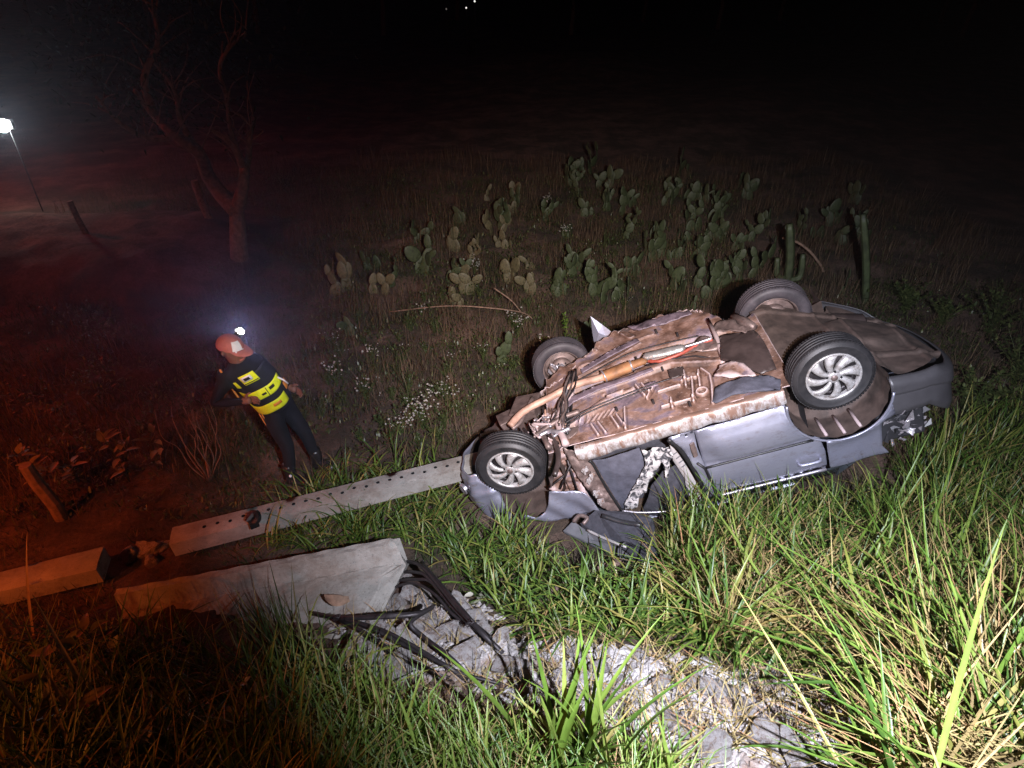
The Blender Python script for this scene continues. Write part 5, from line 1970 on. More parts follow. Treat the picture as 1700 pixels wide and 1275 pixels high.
ok = (mk_[:-1, :-1] & mk_[1:, :-1] & mk_[:-1, 1:] & mk_[1:, 1:]).ravel()
I = I.ravel()[ok]
F = np.stack([I, I + 1, I + nxx + 1, I + nxx], 1)
o = mk_np('crushed_concrete', PP, F, 'broken_concrete', None, False)
tag(o, 'crushed pale concrete bed spilling down the bank from the pole', 'rubble', kind='stuff')

# wooden plank by the open door
x_, y_, z_ = frame(G(905, 990, .04), G(1035, 925, .08))
b = MB()
pa, pb_ = G(912, 985, .04), G(1030, 930, .07)
b.tube([pa, pa.lerp(pb_, .4) + Vector((0, 0, .01)), pb_], [.030, .040, .036], 7, flat=0.5)
tag(b.build('wood_plank', 'bare_wood', None, False), 'weathered wood plank in the grass below the open car door', 'plank')

# ================================================================== CACTI
def pad_mesh(seed):
    r_ = random.Random(seed)
    prof = []
    V, F = [], []
    seg, rings = 14, 9
    asp = r_.uniform(0.52, 0.74)
    for i in range(rings + 1):
        u = i / rings
        zz = u
        u = (1 - math.cos(math.pi * i / rings)) / 2
        zz = u
        hw = asp * 0.5 * math.sqrt(max(0.004, 1 - (2 * u ** 0.82 - 1) ** 2)) + (0.04 if i == 0 else 0)
        tk = 0.055 * math.sqrt(max(0.01, 1 - (2 * u - 1) ** 4)) + 0.004
        for k in range(seg):
            th = 2 * math.pi * k / seg
            V.append((hw * math.cos(th), tk * math.sin(th) + 0.06 * u * u, zz))
    for i in range(rings):
        for k in range(seg):
            F.append((i * seg + k, i * seg + (k + 1) % seg, (i + 1) * seg + (k + 1) % seg, (i + 1) * seg + k))
    me = bpy.data.meshes.new('pad')
    me.from_pydata(V, [], F)
    me.polygons.foreach_set('use_smooth', [True] * len(me.polygons))
    return me


PADS = {}
for mname in ('cactus_skin', 'cactus_pale'):
    PADS[mname] = []
    for s_ in range(4):
        me = pad_mesh(s_)
        me.materials.append(MT(mname))
        PADS[mname].append(me)
rc = random.Random(33)


def cactus(pt, size, npads, label, mat='cactus_skin', group='prickly pear cacti in the field behind the car'):
    root = empty('prickly_pear', pt, rc.uniform(-.7, .7))
    tag(root, label, 'cactus', group)
    tips = []

    def add(loc, s_, yaw, tilt):
        o = bpy.data.objects.new('pad', rc.choice(PADS[mat]))
        COL.objects.link(o)
        o.parent = root
        R_ = Matrix.Rotation(yaw, 3, 'Z') @ Matrix.Rotation(tilt, 3, 'Y')
        o.location = loc
        o.rotation_euler = R_.to_euler()
        o.scale = (s_, s_, s_)
        tips.append((loc, s_, R_))
    base = rc.randint(1, 3)
    for k in range(base):
        add(Vector((rc.uniform(-.12, .12), rc.uniform(-.08, .08), -.03)), size * rc.uniform(.8, 1.1), rc.uniform(-.8, .8), rc.uniform(-.45, .45))
    k = base
    i = 0
    while k < npads:
        loc, s_, R_ = tips[i % len(tips)]
        for sd in rc.sample((-1, 1), rc.randint(1, 2)):
            if k >= npads:
                break
            u = rc.uniform(.72, .95)
            p_ = loc + R_ @ Vector((sd * s_ * 0.16 * rc.uniform(.3, 1), 0.0, s_ * u))
            if p_.z > size * 2.3:
                continue
            yaw = R_.to_euler().z + rc.uniform(-.8, .8)
            add(p_, s_ * rc.uniform(.62, .98), yaw, sd * rc.uniform(.0, 1.0))
            k += 1
        i += 1
        if i > 60:
            break


named = [((625, 492), .22, 6, 'low spread of pale yellowish pads left of the middle', 'cactus_pale'), ((750, 510), .20, 5, 'prickly pear whose round pads fan out above the white flowers', 'cactus_pale'),
         ((1175, 480), .26, 8, 'bushy dark cactus with two bright pads above the floor of the car', 'cactus_skin'), ((1030, 490), .26, 5, 'cactus with two outlined pads above the torn fender', 'cactus_skin'),
         ((1200, 400), .30, 9, 'tall dark green cactus behind the bushy one', 'cactus_skin'), ((1240, 330), .30, 8, 'far cactus with one bright pad right of the middle', 'cactus_skin'),
         ((830, 600), .24, 4, 'small upright cactus with a narrow pad left of the far front wheel', 'cactus_skin'), ((1110, 330), .28, 8, 'far cactus with a glinting bent pad at the top of the lit field', 'cactus_skin'),
         ((1320, 400), .26, 7, 'cactus standing behind the pale fallen branch', 'cactus_skin'), ((880, 450), .20, 4, 'cactus with two narrow pale pads side by side', 'cactus_pale'),
         ((800, 420), .20, 5, 'cactus with two leaf-shaped pads left of the narrow pale pads', 'cactus_pale'), ((975, 560), .26, 5, 'cactus leaning behind the far front wheel', 'cactus_skin'),
         ((1165, 515), .18, 2, 'tiny cactus right behind the crumpled floor edge', 'cactus_skin'), ((1400, 490), .22, 3, 'small cactus right of the far rear wheel', 'cactus_skin'),
         ((570, 560), .22, 4, 'dim cactus beside the rescuer', 'cactus_skin')]
for (q, s_, n_, lb, mt) in named:
    cactus(G(*q), s_, n_, lb, mt)
cnt = 0
while cnt < 80:
    px_, py_ = rc.uniform(540, 1430), rc.uniform(285, 500)
    if py_ < 480 - (px_ - 540) * 0.55 or (px_ > 1250 and py_ > 420):
        continue
    cnt += 1
    pale = px_ < 900
    tone = 'cactus_pale' if pale and rc.random() < .45 else 'cactus_skin'
    np_ = rc.randint(3, 9)
    nw = ['three', 'four', 'five', 'six', 'seven', 'eight', 'nine'][np_ - 3]
    zone = ['beyond the rescuer', 'left of the white flowers', 'above the white flowers', 'above the far front wheel', 'above the torn fender', 'above the car floor', 'above the far rear wheel', 'by the column cacti'][min(7, int((px_ - 540) / 111))]
    row = 'farthest' if py_ < 340 else 'middle' if py_ < 420 else 'nearest'
    cactus(G(px_, py_), rc.uniform(.20, .32), np_, '%s cactus of %s pads, %s row %s' % ('yellowish' if tone == 'cactus_pale' else 'green', nw, row, zone), tone)


def column(name, pt, stems, label):
    root = empty(name, pt)
    tag(root, label, 'cactus')
    for (pts, r_) in stems:
        P_ = smooth_path([Vector(q) for q in pts], 6)
        n_ = len(P_)
        V, F = [], []
        seg = 20
        for i, q in enumerate(P_):
            tpr = math.sqrt(max(0.02, 1 - (max(0, i - n_ + 4) / 4) ** 2))
            d = (P_[min(i + 1, n_ - 1)] - P_[max(i - 1, 0)]).normalized()
            ax_ = Vector((0, 1, 0))
            u_ = ax_.cross(d).normalized()
            w_ = d.cross(u_)
            for k in range(seg):
                th = 2 * math.pi * k / seg
                rr_ = r_ * tpr * (1 + 0.14 * math.cos(th * 5))
                V.append(q + u_ * math.cos(th) * rr_ + w_ * math.sin(th) * rr_)
        for i in range(n_ - 1):
            for k in range(seg):
                F.append((i * seg + k, i * seg + (k + 1) % seg, (i + 1) * seg + (k + 1) % seg, (i + 1) * seg + k))
        F.append(tuple((n_ - 1) * seg + k for k in range(seg)))
        mk('stem', V, F, 'cactus_skin', root)


column('column_cactus', G(1308, 470), [([(0, 0, -.1), (-.06, 0, .4), (-.20, 0, .95)], .06), ([(0, 0, .05), (-.19, 0, .12), (-.26, 0, .42)], .045), ([(0, 0, .05), (.16, 0, .12), (.12, 0, .48)], .045)], 'three-armed column cactus above the far rear wheel')
column('column_cactus', G(1440, 500), [([(0, 0, -.1), (-0.20, 0, .6), (-0.46, 0, 1.30)], .05)], 'tall single dark column cactus right of the three-armed one')

# pale fallen branch by the cacti
b = MB()
p_ = [G(1300, 395, .5), G(1325, 403, .42), G(1345, 418, .3), G(1362, 440, .1), G(1368, 452, 0)]
b.tube(smooth_path(p_, 5), .022, 6)
tag(b.build('dead_branch', 'dead_wood', None, True), 'pale bent dead branch between the column cacti', 'branch')
b = MB()
p_ = [G(645, 518, .05), G(740, 508, .3), G(820, 512, .35), G(870, 520, .15), G(890, 535, .0)]
b.tube(smooth_path(p_, 5), .010, 5)
tag(b.build('dead_branch', 'dead_wood', None, True), 'long thin arched twig lying across the field left of the car', 'branch')
b = MB()
p_ = [G(870, 525, 0), G(850, 500, .2), G(820, 478, .35)]
b.tube(smooth_path(p_, 5), .010, 5)
tag(b.build('dead_branch', 'dead_wood', None, True), 'short twig slanting up from the long arched twig', 'branch')


# ================================================================== WEEDS
def weed(pt, h, nst, flowers, label, group, leaf='weed_leaf', fl='flower_white', spread=.5, leaves=40, lsz=(.02, .04), stem='weed_leaf', fsz=.016):
    root = empty('weed_plant', pt)
    tag(root, label, 'weed', group)
    b = MB()
    Lp, Fp = [], []
    r_ = rc
    for k in range(nst):
        th = r_.uniform(0, 6.28)
        ln = r_.uniform(.05, spread) * h
        hh = h * r_.uniform(.6, 1)
        tip = Vector((math.cos(th) * ln, math.sin(th) * ln, hh))
        mid = Vector((math.cos(th) * ln * .35, math.sin(th) * ln * .35, hh * .55))
        pts = smooth_path([Vector((0, 0, -.02)), mid, tip], 5)
        b.tube(pts, [.005 * (1 - .6 * i / len(pts)) for i in range(len(pts))], 4, False)
        for q in range(max(1, leaves // nst)):
            Lp.append(pts[r_.randint(2, len(pts) - 1)] + Vector((r_.gauss(0, .012), r_.gauss(0, .012), 0)))
        for q in range(max(0, flowers // nst)):
            Fp.append(tip + Vector((r_.gauss(0, .045), r_.gauss(0, .045), r_.gauss(0, .035))))
    o = b.build('stems', stem, root, True)
    tag(o, kind='stuff')
    if Lp:
        P_ = np.array([q[:] for q in Lp])
        n_ = len(P_)
        V, F = blades(P_, RNG.uniform(0, 6.28, n_), RNG.uniform(lsz[0], lsz[1], n_) * 1.4, RNG.uniform(lsz[0], lsz[1], n_) * .6, RNG.uniform(.5, 1.5, n_), RNG.uniform(.2, 1.2, n_), 4, .15, None, .25)
        tag(mk_np('leaves', V, F, leaf, root), kind='stuff')
    if Fp:
        P_ = np.array([q[:] for q in Fp])
        n_ = len(P_)
        ico = np.array([(0, 0, 1), (0, 0, -1), (1, 0, 0), (-1, 0, 0), (0, 1, 0), (0, -1, 0)], float)
        fo = np.array([(0, 2, 4), (0, 4, 3), (0, 3, 5), (0, 5, 2), (1, 4, 2), (1, 3, 4), (1, 5, 3), (1, 2, 5)])
        VV = ico[None] * RNG.uniform(.4, 1, (n_, 1, 1)) * fsz + P_[:, None, :]
        FF = fo[None] + (np.arange(n_) * 6)[:, None, None]
        tag(mk_np('flowers', VV.reshape(-1, 3), FF.reshape(-1, 3), fl, root, False), kind='stuff')


flw = 'white flowered weeds in the field left of the car'
spots = [((700, 700), .30, 9, 70, 'brightest clump of white flowers left of the front wheel'), ((740, 668), .26, 8, 50, 'white flowered weed just above the brightest clump'), ((668, 720), .24, 7, 40, 'white flowered weed left of the brightest clump'),
         ((860, 560), .30, 6, 22, 'loose white flowered weed beside the far front wheel'), ((788, 455), .26, 7, 40, 'dim white flowered weed under the fan of pads'), ((620, 600), .24, 6, 26, 'white flowered weed right of the vest'),
         ((550, 580), .26, 5, 14, 'small white flowered weed nearest the torch post'), ((850, 545), .22, 5, 18, 'white tufted weed above the far front wheel'), ((700, 525), .2, 5, 18, 'white tufted weed under the long arched twig'),
         ((560, 640), .3, 8, 30, 'pale seeding weed right of the rescuer at hip height'), ((610, 660), .28, 8, 26, 'pale seeding weed halfway between rescuer and flowers'), ((905, 350), .3, 8, 30, 'far pale weed at the top of the lit field'), ((940, 400), .3, 8, 26, 'far pale weed right of the narrow pads')]
for q, h, ns, nf, lb in spots:
    weed(G(*q), h, ns, nf, lb, flw, leaves=60)
for k in range(60):
    while True:
        px_, py_ = rc.uniform(490, 1050), rc.uniform(400, 745)
        if py_ > 560 - (px_ - 490) * .3 and not (px_ > 860 and py_ > 540):
            break
    weed(G(px_, py_), rc.uniform(.14, .34), rc.randint(5, 10), rc.choice([0, 0, 0, 8]), 'small leafy weed ' + ('nearest' if py_ > 640 else 'halfway up' if py_ > 520 else 'farthest') + ' in the field, ' + ['beside the rescuer', 'left of the white flowers', 'among the white flowers', 'right of the white flowers', 'near the far front wheel'][min(4, int((px_ - 490) / 112))], 'small leafy weeds in the field', leaves=rc.randint(50, 110), lsz=(.012, .035), fsz=.010)
weed(G(940, 575), .62, 2, 0, 'tall thin yellowish weed standing between far front wheel and torn fender', 'tall thin weeds', 'blade_fresh', leaves=50, lsz=(.02, .05), spread=.18)
weed(G(905, 600), .36, 5, 18, 'yellow leafed weed with white flowers touching the far front wheel', 'tall thin weeds', 'blade_fresh', leaves=46, lsz=(.02, .045))
weed(G(840, 690), .34, 3, 0, 'slender pale weed between the white flowers and the front wheel', 'tall thin weeds', leaves=14, lsz=(.02, .04), spread=.25)
# right side bushes in the dark
for q, h, lb in (((1500, 520), .45, 'dim green bush right of the tall column cactus'), ((1640, 560), .8, 'dark leafy shrub near the right edge'), ((1600, 690), .7, 'leafy shrub beside the tail of the car'), ((1680, 640), .7, 'shrub at the right edge beyond the car tail'), ((1560, 545), .45, 'low shrub behind the tail of the car')):
    weed(G(*q), h, 16, 0, lb, 'dark shrubs on the right', leaves=420, lsz=(.03, .06), spread=.7)
# left: red lit leafy weeds
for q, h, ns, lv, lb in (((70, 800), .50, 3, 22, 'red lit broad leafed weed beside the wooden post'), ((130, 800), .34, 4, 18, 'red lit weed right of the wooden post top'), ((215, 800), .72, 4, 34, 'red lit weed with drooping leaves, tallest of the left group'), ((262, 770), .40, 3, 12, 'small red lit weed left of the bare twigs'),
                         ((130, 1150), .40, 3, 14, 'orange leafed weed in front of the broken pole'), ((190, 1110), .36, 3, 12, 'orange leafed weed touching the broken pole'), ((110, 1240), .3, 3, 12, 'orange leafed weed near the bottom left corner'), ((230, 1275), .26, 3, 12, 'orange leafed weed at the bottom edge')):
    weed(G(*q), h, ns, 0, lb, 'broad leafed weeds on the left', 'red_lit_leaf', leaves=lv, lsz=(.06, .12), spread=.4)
weed(G(430, 1215), .26, 7, 0, 'pale broad leafed weed in the shade near the bottom', 'pale weeds near the debris', 'pale_leaf', leaves=60, lsz=(.03, .06))
weed(G(800, 1000), .22, 5, 0, 'pale leafed sprig right of the bent bars', 'pale weeds near the debris', 'pale_leaf', leaves=12, lsz=(.04, .07))
# bare twig bush
tb = empty('twig_bush', G(348, 800))
tag(tb, 'bare upright twig bush left of the rescuer', 'bush')
for k in range(11):
    th = rc.uniform(0, 6.28)
    s_ = rc.uniform(.05, .26)
    jt = lambda: Vector((rc.uniform(-.05, .05), rc.uniform(-.04, .04), rc.uniform(-.03, .03)))
    p_ = [Vector((0, 0, 0)), Vector((math.cos(th) * s_ * .8, math.sin(th) * s_, .22)) + jt(), Vector((math.cos(th) * s_ * 1.0, math.sin(th) * s_, .42)) + jt(), Vector((math.cos(th) * s_ * 1.1, math.sin(th) * s_, .58)) + jt(), Vector((math.cos(th) * s_ * 1.1, math.sin(th) * s_, rc.uniform(.7, .95))) + jt()]
    b = MB()
    b.tube(smooth_path(p_, 5), [.007 * (1 - .7 * i / 20) for i in range(21)], 5)
    b.build('twig', 'dead_wood', tb, True)

# ================================================================== POSTS, TREE
def post(p0, h, r_, lean, label, name='wooden_post', mat='dead_wood'):
    b = MB()
    top = p0 + Vector((lean[0] * h, lean[1] * h, h))
    pts = [p0 - Vector((0, 0, .2)), p0.lerp(top, .3) + Vector((.01, 0, 0)), p0.lerp(top, .7) - Vector((.01, 0, 0)), top]
    b.tube(pts, [r_ * 1.05, r_, r_ * .96, r_ * .9], 9)
    tag(b.build(name, mat, None, False, bevel=0.004), label, 'post', 'old wooden posts on the left')


post(G(105, 862), .62, .055, (-.12, .0), 'stout red lit wooden post among the weeds at left')
post(G(357, 392), 1.0, .07, (-.10, 0), 'dim fence post near the foot of the tree')
post(G(160, 425), .95, .05, (-.10, 0), 'thin dim fence post left of the tree')

tr = empty('bare_tree', G(395, 440))
tag(tr, 'leaning bare tree with forked limbs in faint red light', 'tree')
TB = tr.location.copy()


def tp(px_, py_, dy=0.0):
    return AT(px_, py_, TB.y + dy) - TB


trunk = MB()
trunk.tube(smooth_path([Vector((0, 0, -.2)), tp(396, 400), tp(393, 350, .05)], 6), [.16 - .004 * i for i in range(13)], 10)
tk = trunk.build('trunk', 'bark', tr, True)
for pts, r0 in (([(393, 350), (365, 320), (345, 290), (330, 255), (290, 225), (255, 190), (225, 150)], .13), ([(393, 350), (404, 305), (403, 275), (385, 240), (352, 215)], .10), ([(404, 300), (412, 265), (415, 230), (423, 195)], .06),
                ([(403, 275), (390, 240), (380, 200), (378, 165)], .05), ([(255, 190), (240, 130), (262, 70), (255, 10)], .06), ([(378, 165), (365, 115), (380, 80), (410, 55)], .035), ([(330, 255), (300, 200), (290, 150), (250, 95)], .05), ([(290, 225), (250, 230), (200, 205), (160, 160)], .05)):
    b = MB()
    P_ = smooth_path([tp(*q, dy=rc.uniform(-.2, .3)) if i else tp(*q) for i, q in enumerate(pts)], 6)
    b.tube(P_, [r0 * (1 - .75 * i / len(P_)) + .006 for i in range(len(P_))], 8)
    b.build('limb', 'bark', tr, True)
limbs_ = [o_ for o_ in tr.children if o_.name.startswith('limb')]
for o_ in limbs_:
    vs_t = [v.co.copy() for v in o_.data.vertices]
    b = MB()
    for k in range(9):
        q = vs_t[rc.randint(len(vs_t) // 3, len(vs_t) - 1)]
        d = Vector((rc.uniform(-1, 1), rc.uniform(-.6, .6), rc.uniform(.1, 1))).normalized()
        ln = rc.uniform(.3, .9)
        b.tube(smooth_path([q, q + d * ln * .5 + Vector((rc.uniform(-.1, .1), 0, rc.uniform(-.05, .1))), q + d * ln + Vector((rc.uniform(-.15, .15), 0, rc.uniform(-.2, .1)))], 4), [.014 - .0014 * i for i in range(9)], 5)
    tag(b.build('twigs', 'bark', tr, True), kind='stuff')
# sparse crown
cp_ = []
for c0, s_ in (((250, 60), 1.0), ((200, 110), .7), ((330, 60), .9), ((290, 140), .6)):
    cc = tp(*c0, dy=.3)
    for k in range(800):
        cp_.append(cc + Vector((rc.gauss(0, s_ * .8), rc.gauss(0, s_ * .8), rc.gauss(0, s_ * .55))))
P_ = np.array([q[:] for q in cp_])
P_ = P_[vnoise(P_[:, 0] * 2, P_[:, 2] * 2, 1.0) > -.3]
n_ = len(P_)
V, F = blades(P_, RNG.uniform(0, 6.28, n_), RNG.uniform(.06, .13, n_), RNG.uniform(.02, .05, n_), RNG.uniform(.3, 2.4, n_), RNG.uniform(.2, 1, n_), 3, 0)
tag(mk_np('crown', V, F, 'tree_leaf', tr), kind='stuff')

# a dark bank of red earth beyond the rescuer, where the track rises
XX, YY = np.meshgrid(np.linspace(-11.5, -4.2, 80), np.linspace(8.3, 12.5, 50))
e1 = np.clip((XX + 11.5) / 1.5, 0, 1) * np.clip((-4.2 - XX) / 1.5, 0, 1) * np.clip((YY - 8.3) / .8, 0, 1) * np.clip((12.5 - YY) / 1.5, 0, 1)
PP = np.stack([XX.ravel(), YY.ravel(), (ground_h(XX, YY) - .03 + .45 * e1 ** .7 + .03 * vnoise(XX * 3, YY * 3, 1.0) * e1).ravel()], 1)
I = (np.arange(49)[:, None] * 80 + np.arange(79)[None, :]).ravel()
tag(mk_np('earth_mound', PP, np.stack([I, I + 1, I + 81, I + 80], 1), 'soil'), kind='structure')

# far tree line and town lights
for k in range(16):
    x_ = -60 + k * 8 + rc.uniform(-2, 2)
    y_ = rc.uniform(55, 80)
    p0 = Vector((x_, y_, float(ground_h(x_, y_))))
    rt = empty('far_tree', p0)
    tag(rt, 'black silhouette of a tree on the dark horizon', 'tree', 'trees on the dark horizon')
    b = MB()
    b.tube([Vector((0, 0, -.5)), Vector((.2, 0, 2)), Vector((0, 0, 4))], [.25, .2, .1], 7)
    b.build('trunk', 'bark', rt, True)
    n_ = 500
    P_ = np.stack([RNG.normal(0, 1.5, n_), RNG.normal(0, 1.5, n_), 4.2 + RNG.normal(0, 1.0, n_)], 1)
    V, F = blades(P_, RNG.uniform(0, 6.28, n_), RNG.uniform(.3, .7, n_), RNG.uniform(.15, .3, n_), RNG.uniform(.3, 2.4, n_), RNG.uniform(.2, 1, n_), 2, 0)
    tag(mk_np('crown', V, F, 'tree_leaf', rt), kind='stuff')


def emis(name, col, s_):
    m, t, p = newmat(name)
    t.nodes.remove(p)
    e_ = t.nodes.new('ShaderNodeEmission')
    e_.inputs[0].default_value = (*col, 1)
    e_.inputs[1].default_value = s_
    lk(t, e_.outputs[0], t.nodes['Material Output'].inputs[0])


emis('far_glow', (1, .98, .9), 1.2)
emis('far_glow_dim', (1, .9, .8), .10)
emis('torch_glow', (.85, .9, 1.0), 60)
emis('flood_glow', (.9, 1.0, 1.0), 90)
for (q, D, r_, mt, lb) in (((788, 2), 45, .055, 'far_glow', 'upper bright far street light at the top edge'), ((774, 13), 45, .050, 'far_glow', 'lower bright far street light at the top edge'), ((741, 15), 45, .05, 'far_glow_dim', 'dimmest far street light left of the bright pair'),
                           ((235, 136), 20, .016, 'far_glow_dim', 'tiny far light seen between the limbs of the tree'), ((247, 140), 20, .016, 'far_glow_dim', 'tiny far light right beside the other one behind the tree')):
    c0 = AT(q[0], q[1], D)
    g0 = float(ground_h(c0.x, c0.y))
    rt = empty('street_light', Vector((c0.x, c0.y, g0)))
    tag(rt, lb, 'street light', 'far street lights')
    b = MB()
    b.tube([Vector((0, 0.12, 0)), Vector((0, .12, c0.z - g0 + .05)), Vector((0, 0, c0.z - g0 + .08))], .03, 6)
    b.build('lamp_post', 'black_steel', rt, False)
    b = MB()
    b.lathe([(0, -1), (.5, -.87), (.87, -.5), (1, 0), (.87, .5), (.5, .87), (0, 1)], 12, (0, 0, 0), Matrix.Identity(3) * r_)
    o = b.build('lamp_head', mt, rt, True)
    o.location = (0, 0, c0.z - g0)

# ================================================================== LAMPS THAT FACE THE CAMERA
def ball(name, c, r_, mat, parent=None):
    b = MB()
    b.lathe([(0, -1), (.5, -.87), (.87, -.5), (1, 0), (.87, .5), (.5, .87), (0, 1)], 20, c, Matrix.Identity(3) * r_)
    return b.build(name, mat, parent, True)


# white lamp at the left edge; floodlight form and pole are added
fc = AT(6, 208, 12.5)
g0 = float(ground_h(fc.x, fc.y))
rt = empty('floodlight', Vector((fc.x, fc.y, g0)))
tag(rt, 'dazzling white lamp on an added thin pole at the left edge', 'floodlight')
b = MB()
b.tube([Vector((0, .1, 0)), Vector((0, .1, fc.z - g0 + .05))], .011, 8)
b.build('pole', 'black_steel', rt, True)
b = MB()
b.box((0, .12, fc.z - g0), (.20, .08, .18))
b.build('housing', 'black_steel', rt, False, bevel=.01)
ball('lens', (0, -.03, fc.z - g0), .12, 'flood_glow', rt)
lamp('floodlight_beam', 'SPOT', fc + Vector((0, -.25, 0)), 600, (.75, .85, 1.0), (0.5, 0, 5.4), 34, 1.0, .08)

# small torch on an added slim post behind the rescuer
tc_ = AT(401, 548, 5.35)
g0 = float(ground_h(tc_.x, tc_.y))
rt = empty('torch_post', Vector((tc_.x, tc_.y, g0)))
tag(rt, 'small white torch shining on an added slim dark post behind the rescuer', 'torch')
b = MB()
b.tube([Vector((0, .05, -.1)), Vector((0, .05, tc_.z - g0 - .02))], .009, 6)
b.build('post', 'black_steel', rt, True)
b = MB()
b.lathe([(0, .10), (.02, .10), (.022, .03), (.034, .0), (.036, -.02), (.030, -.02)], 16, (0, 0, tc_.z - g0))
b.build('torch_body', 'black_steel', rt, True)
ball('lens', (0, -.012, tc_.z - g0), .034, 'torch_glow', rt)
ball('side_lens', (-.05, 0, tc_.z - g0 + .0), .016, 'far_glow', rt)  # small glowing lens beside the main one
lamp('torch_post_beam', 'SPOT', tc_ + Vector((0, -.06, 0)), 300, (.50, .50, 1.0), (0, 0, 4.2), 60, 1.0, .03)

# ================================================================== THE RESCUER
simple('dark_clothes', (0.005, 0.005, 0.008), 0.9, 0, 0.3, 20, 0.4)
simple('skin', (0.20, 0.085, 0.055), 0.6, 0, 0.2, 14, 0.1)
simple('hair_black', (0.01, 0.009, 0.008), 0.8, 0, 0.3, 60, 0.4)
simple('cap_cloth', (0.42, 0.13, 0.10), 0.8, 0, 0.15, 30, 0.2)
simple('cap_white', (0.70, 0.66, 0.64), 0.8, 0, 0.1, 30, 0.2)
simple('vest_black', (0.006, 0.007, 0.010), 0.8, 0, 0.2, 30, 0.3)
simple('boot_leather', (0.02, 0.018, 0.018), 0.35, 0, 0.3, 20, 0.2)
simple('orange_cloth', (0.70, 0.24, 0.03), 0.7, 0, 0.2, 20, 0.2)
m, t, p = newmat('hi_vis')            # plain bright yellow; the added vest spot gives its glare
n1, r1 = noise_ramp(t, 26, [(0.3, (0.66, 0.72, 0.01)), (0.7, (0.86, 0.90, 0.02))], 3)
lk(t, r1.outputs[0], p.inputs['Base Color'])
p.inputs['Roughness'].default_value = 0.6
simple('hi_vis_pale', (0.75, 0.68, 0.70), 0.6, 0, 0.1, 20, 0.1)

YP = 5.05
foot = G(500, 790)
person = empty('person', Vector((foot.x, foot.y, float(ground_h(foot.x, foot.y)))))
tag(person, 'person in orange cap and yellow reflective vest leaning forward with one hand at the chest', 'person')
PB = person.location.copy()


def pp(px_, py_, dy=0.0):
    return AT(px_, py_, PB.y + dy) - PB


J = {}
edges = []
rad = []
names = []


def jn(n, p_, r_, parent=None):
    J[n] = len(names)
    names.append((Vector(p_), r_))
    if parent:
        edges.append((J[parent], J[n]))


hip = pp(462, 688, .02)
hip.z = 0.88
hip = Vector((pp(462, 690).x, .02, .84))
HS = 1.0
kneeN = Vector((-.06, -.14, .47))
jn('pelvis', hip, .128)
chest = hip + Vector((-.09, -.05, .29))
jn('waist', hip + Vector((-.035, 0, .14)), .130, 'pelvis')
jn('chest', chest, .155, 'waist')
sh = chest + Vector((-.06, -.06, .16))
jn('upper', sh, .125, 'chest')
neck = sh + Vector((-.01, -.05, .10))
jn('neck', neck, .058, 'upper')
head = neck + Vector((.00, -.03, .10))
jn('skull', head, .088, 'neck')
jn('crown', head + Vector((-.015, .01, .085)), .088, 'skull')
# legs to the boots
for sgn, kx, fx in ((-1, hip + Vector((.06, -.12, -.40)), Vector((foot.x - PB.x - .05, -.10, .09))), (1, hip + Vector((.17, .08, -.40)), Vector((foot.x - PB.x + .14, .12, .09)))):
    s_ = 'l' if sgn < 0 else 'r'
    jn('hip' + s_, hip + Vector((0.03 * sgn, .09 * sgn, -.08)), .100, 'pelvis')
    jn('knee' + s_, kx, .066, 'hip' + s_)
    jn('ankle' + s_, fx, .047, 'knee' + s_)
    jn('toe' + s_, fx + Vector((.15, -.05, -.04)), .040, 'ankle' + s_)
# arms: near arm bent with the hand on the vest, far arm forward
for s_, so_, el, ha in (('l', Vector((-.10, -.12, -.02)), sh + Vector((-.24, -.20, -.24)), chest + Vector((-.03, -.27, -.04))), ('r', Vector((.02, .16, -.01)), sh + Vector((.06, .28, -.27)), chest + Vector((.22, .12, -.16)))):
    jn('sho' + s_, sh + so_, .062, 'upper')
    jn('elb' + s_, el, .047, 'sho' + s_)
    jn('wri' + s_, ha, .032, 'elb' + s_)
    d = (ha - el).normalized()
    jn('palm' + s_, ha + d * .07, .036, 'wri' + s_)
me = bpy.data.meshes.new('body')
me.from_pydata([q[0] for q in names], edges, [])
body = bpy.data.objects.new('body', me)
COL.objects.link(body)
body.parent = person
sk = body.modifiers.new('skin', 'SKIN')
sk.use_smooth_shade = True
for i, q in enumerate(names):
    sv = me.skin_vertices[0].data[i]
    sv.radius = (q[1], q[1])
    sv.use_root = (i == 0)
ss = body.modifiers.new('sub', 'SUBSURF')
ss.levels = ss.render_levels = 2
# bake to a plain mesh so clothed and bare regions can be told apart
dg = bpy.context.evaluated_depsgraph_get()
bm2 = bpy.data.meshes.new_from_object(body.evaluated_get(dg))
body.modifiers.clear()
body.data = bm2
bm2.materials.clear()
for mn in ('dark_clothes', 'skin', 'hair_black'):
    bm2.materials.append(MT(mn))
palms = [names[J['wril']][0], names[J['wrir']][0]]
pend = [names[J['palml']][0], names[J['palmr']][0]]
for pl in bm2.polygons:
    c_ = pl.center
    if (c_ - head).length < .145 and c_.z > neck.z + .01:
        pl.material_index = 1
        if c_.y > head.y + .03 or c_.z > head.z + .09:
            pl.material_index = 2
    for a_, e_ in zip(palms, pend):
        if (c_ - e_).length < .075:
            pl.material_index = 1
    pl.use_smooth = True
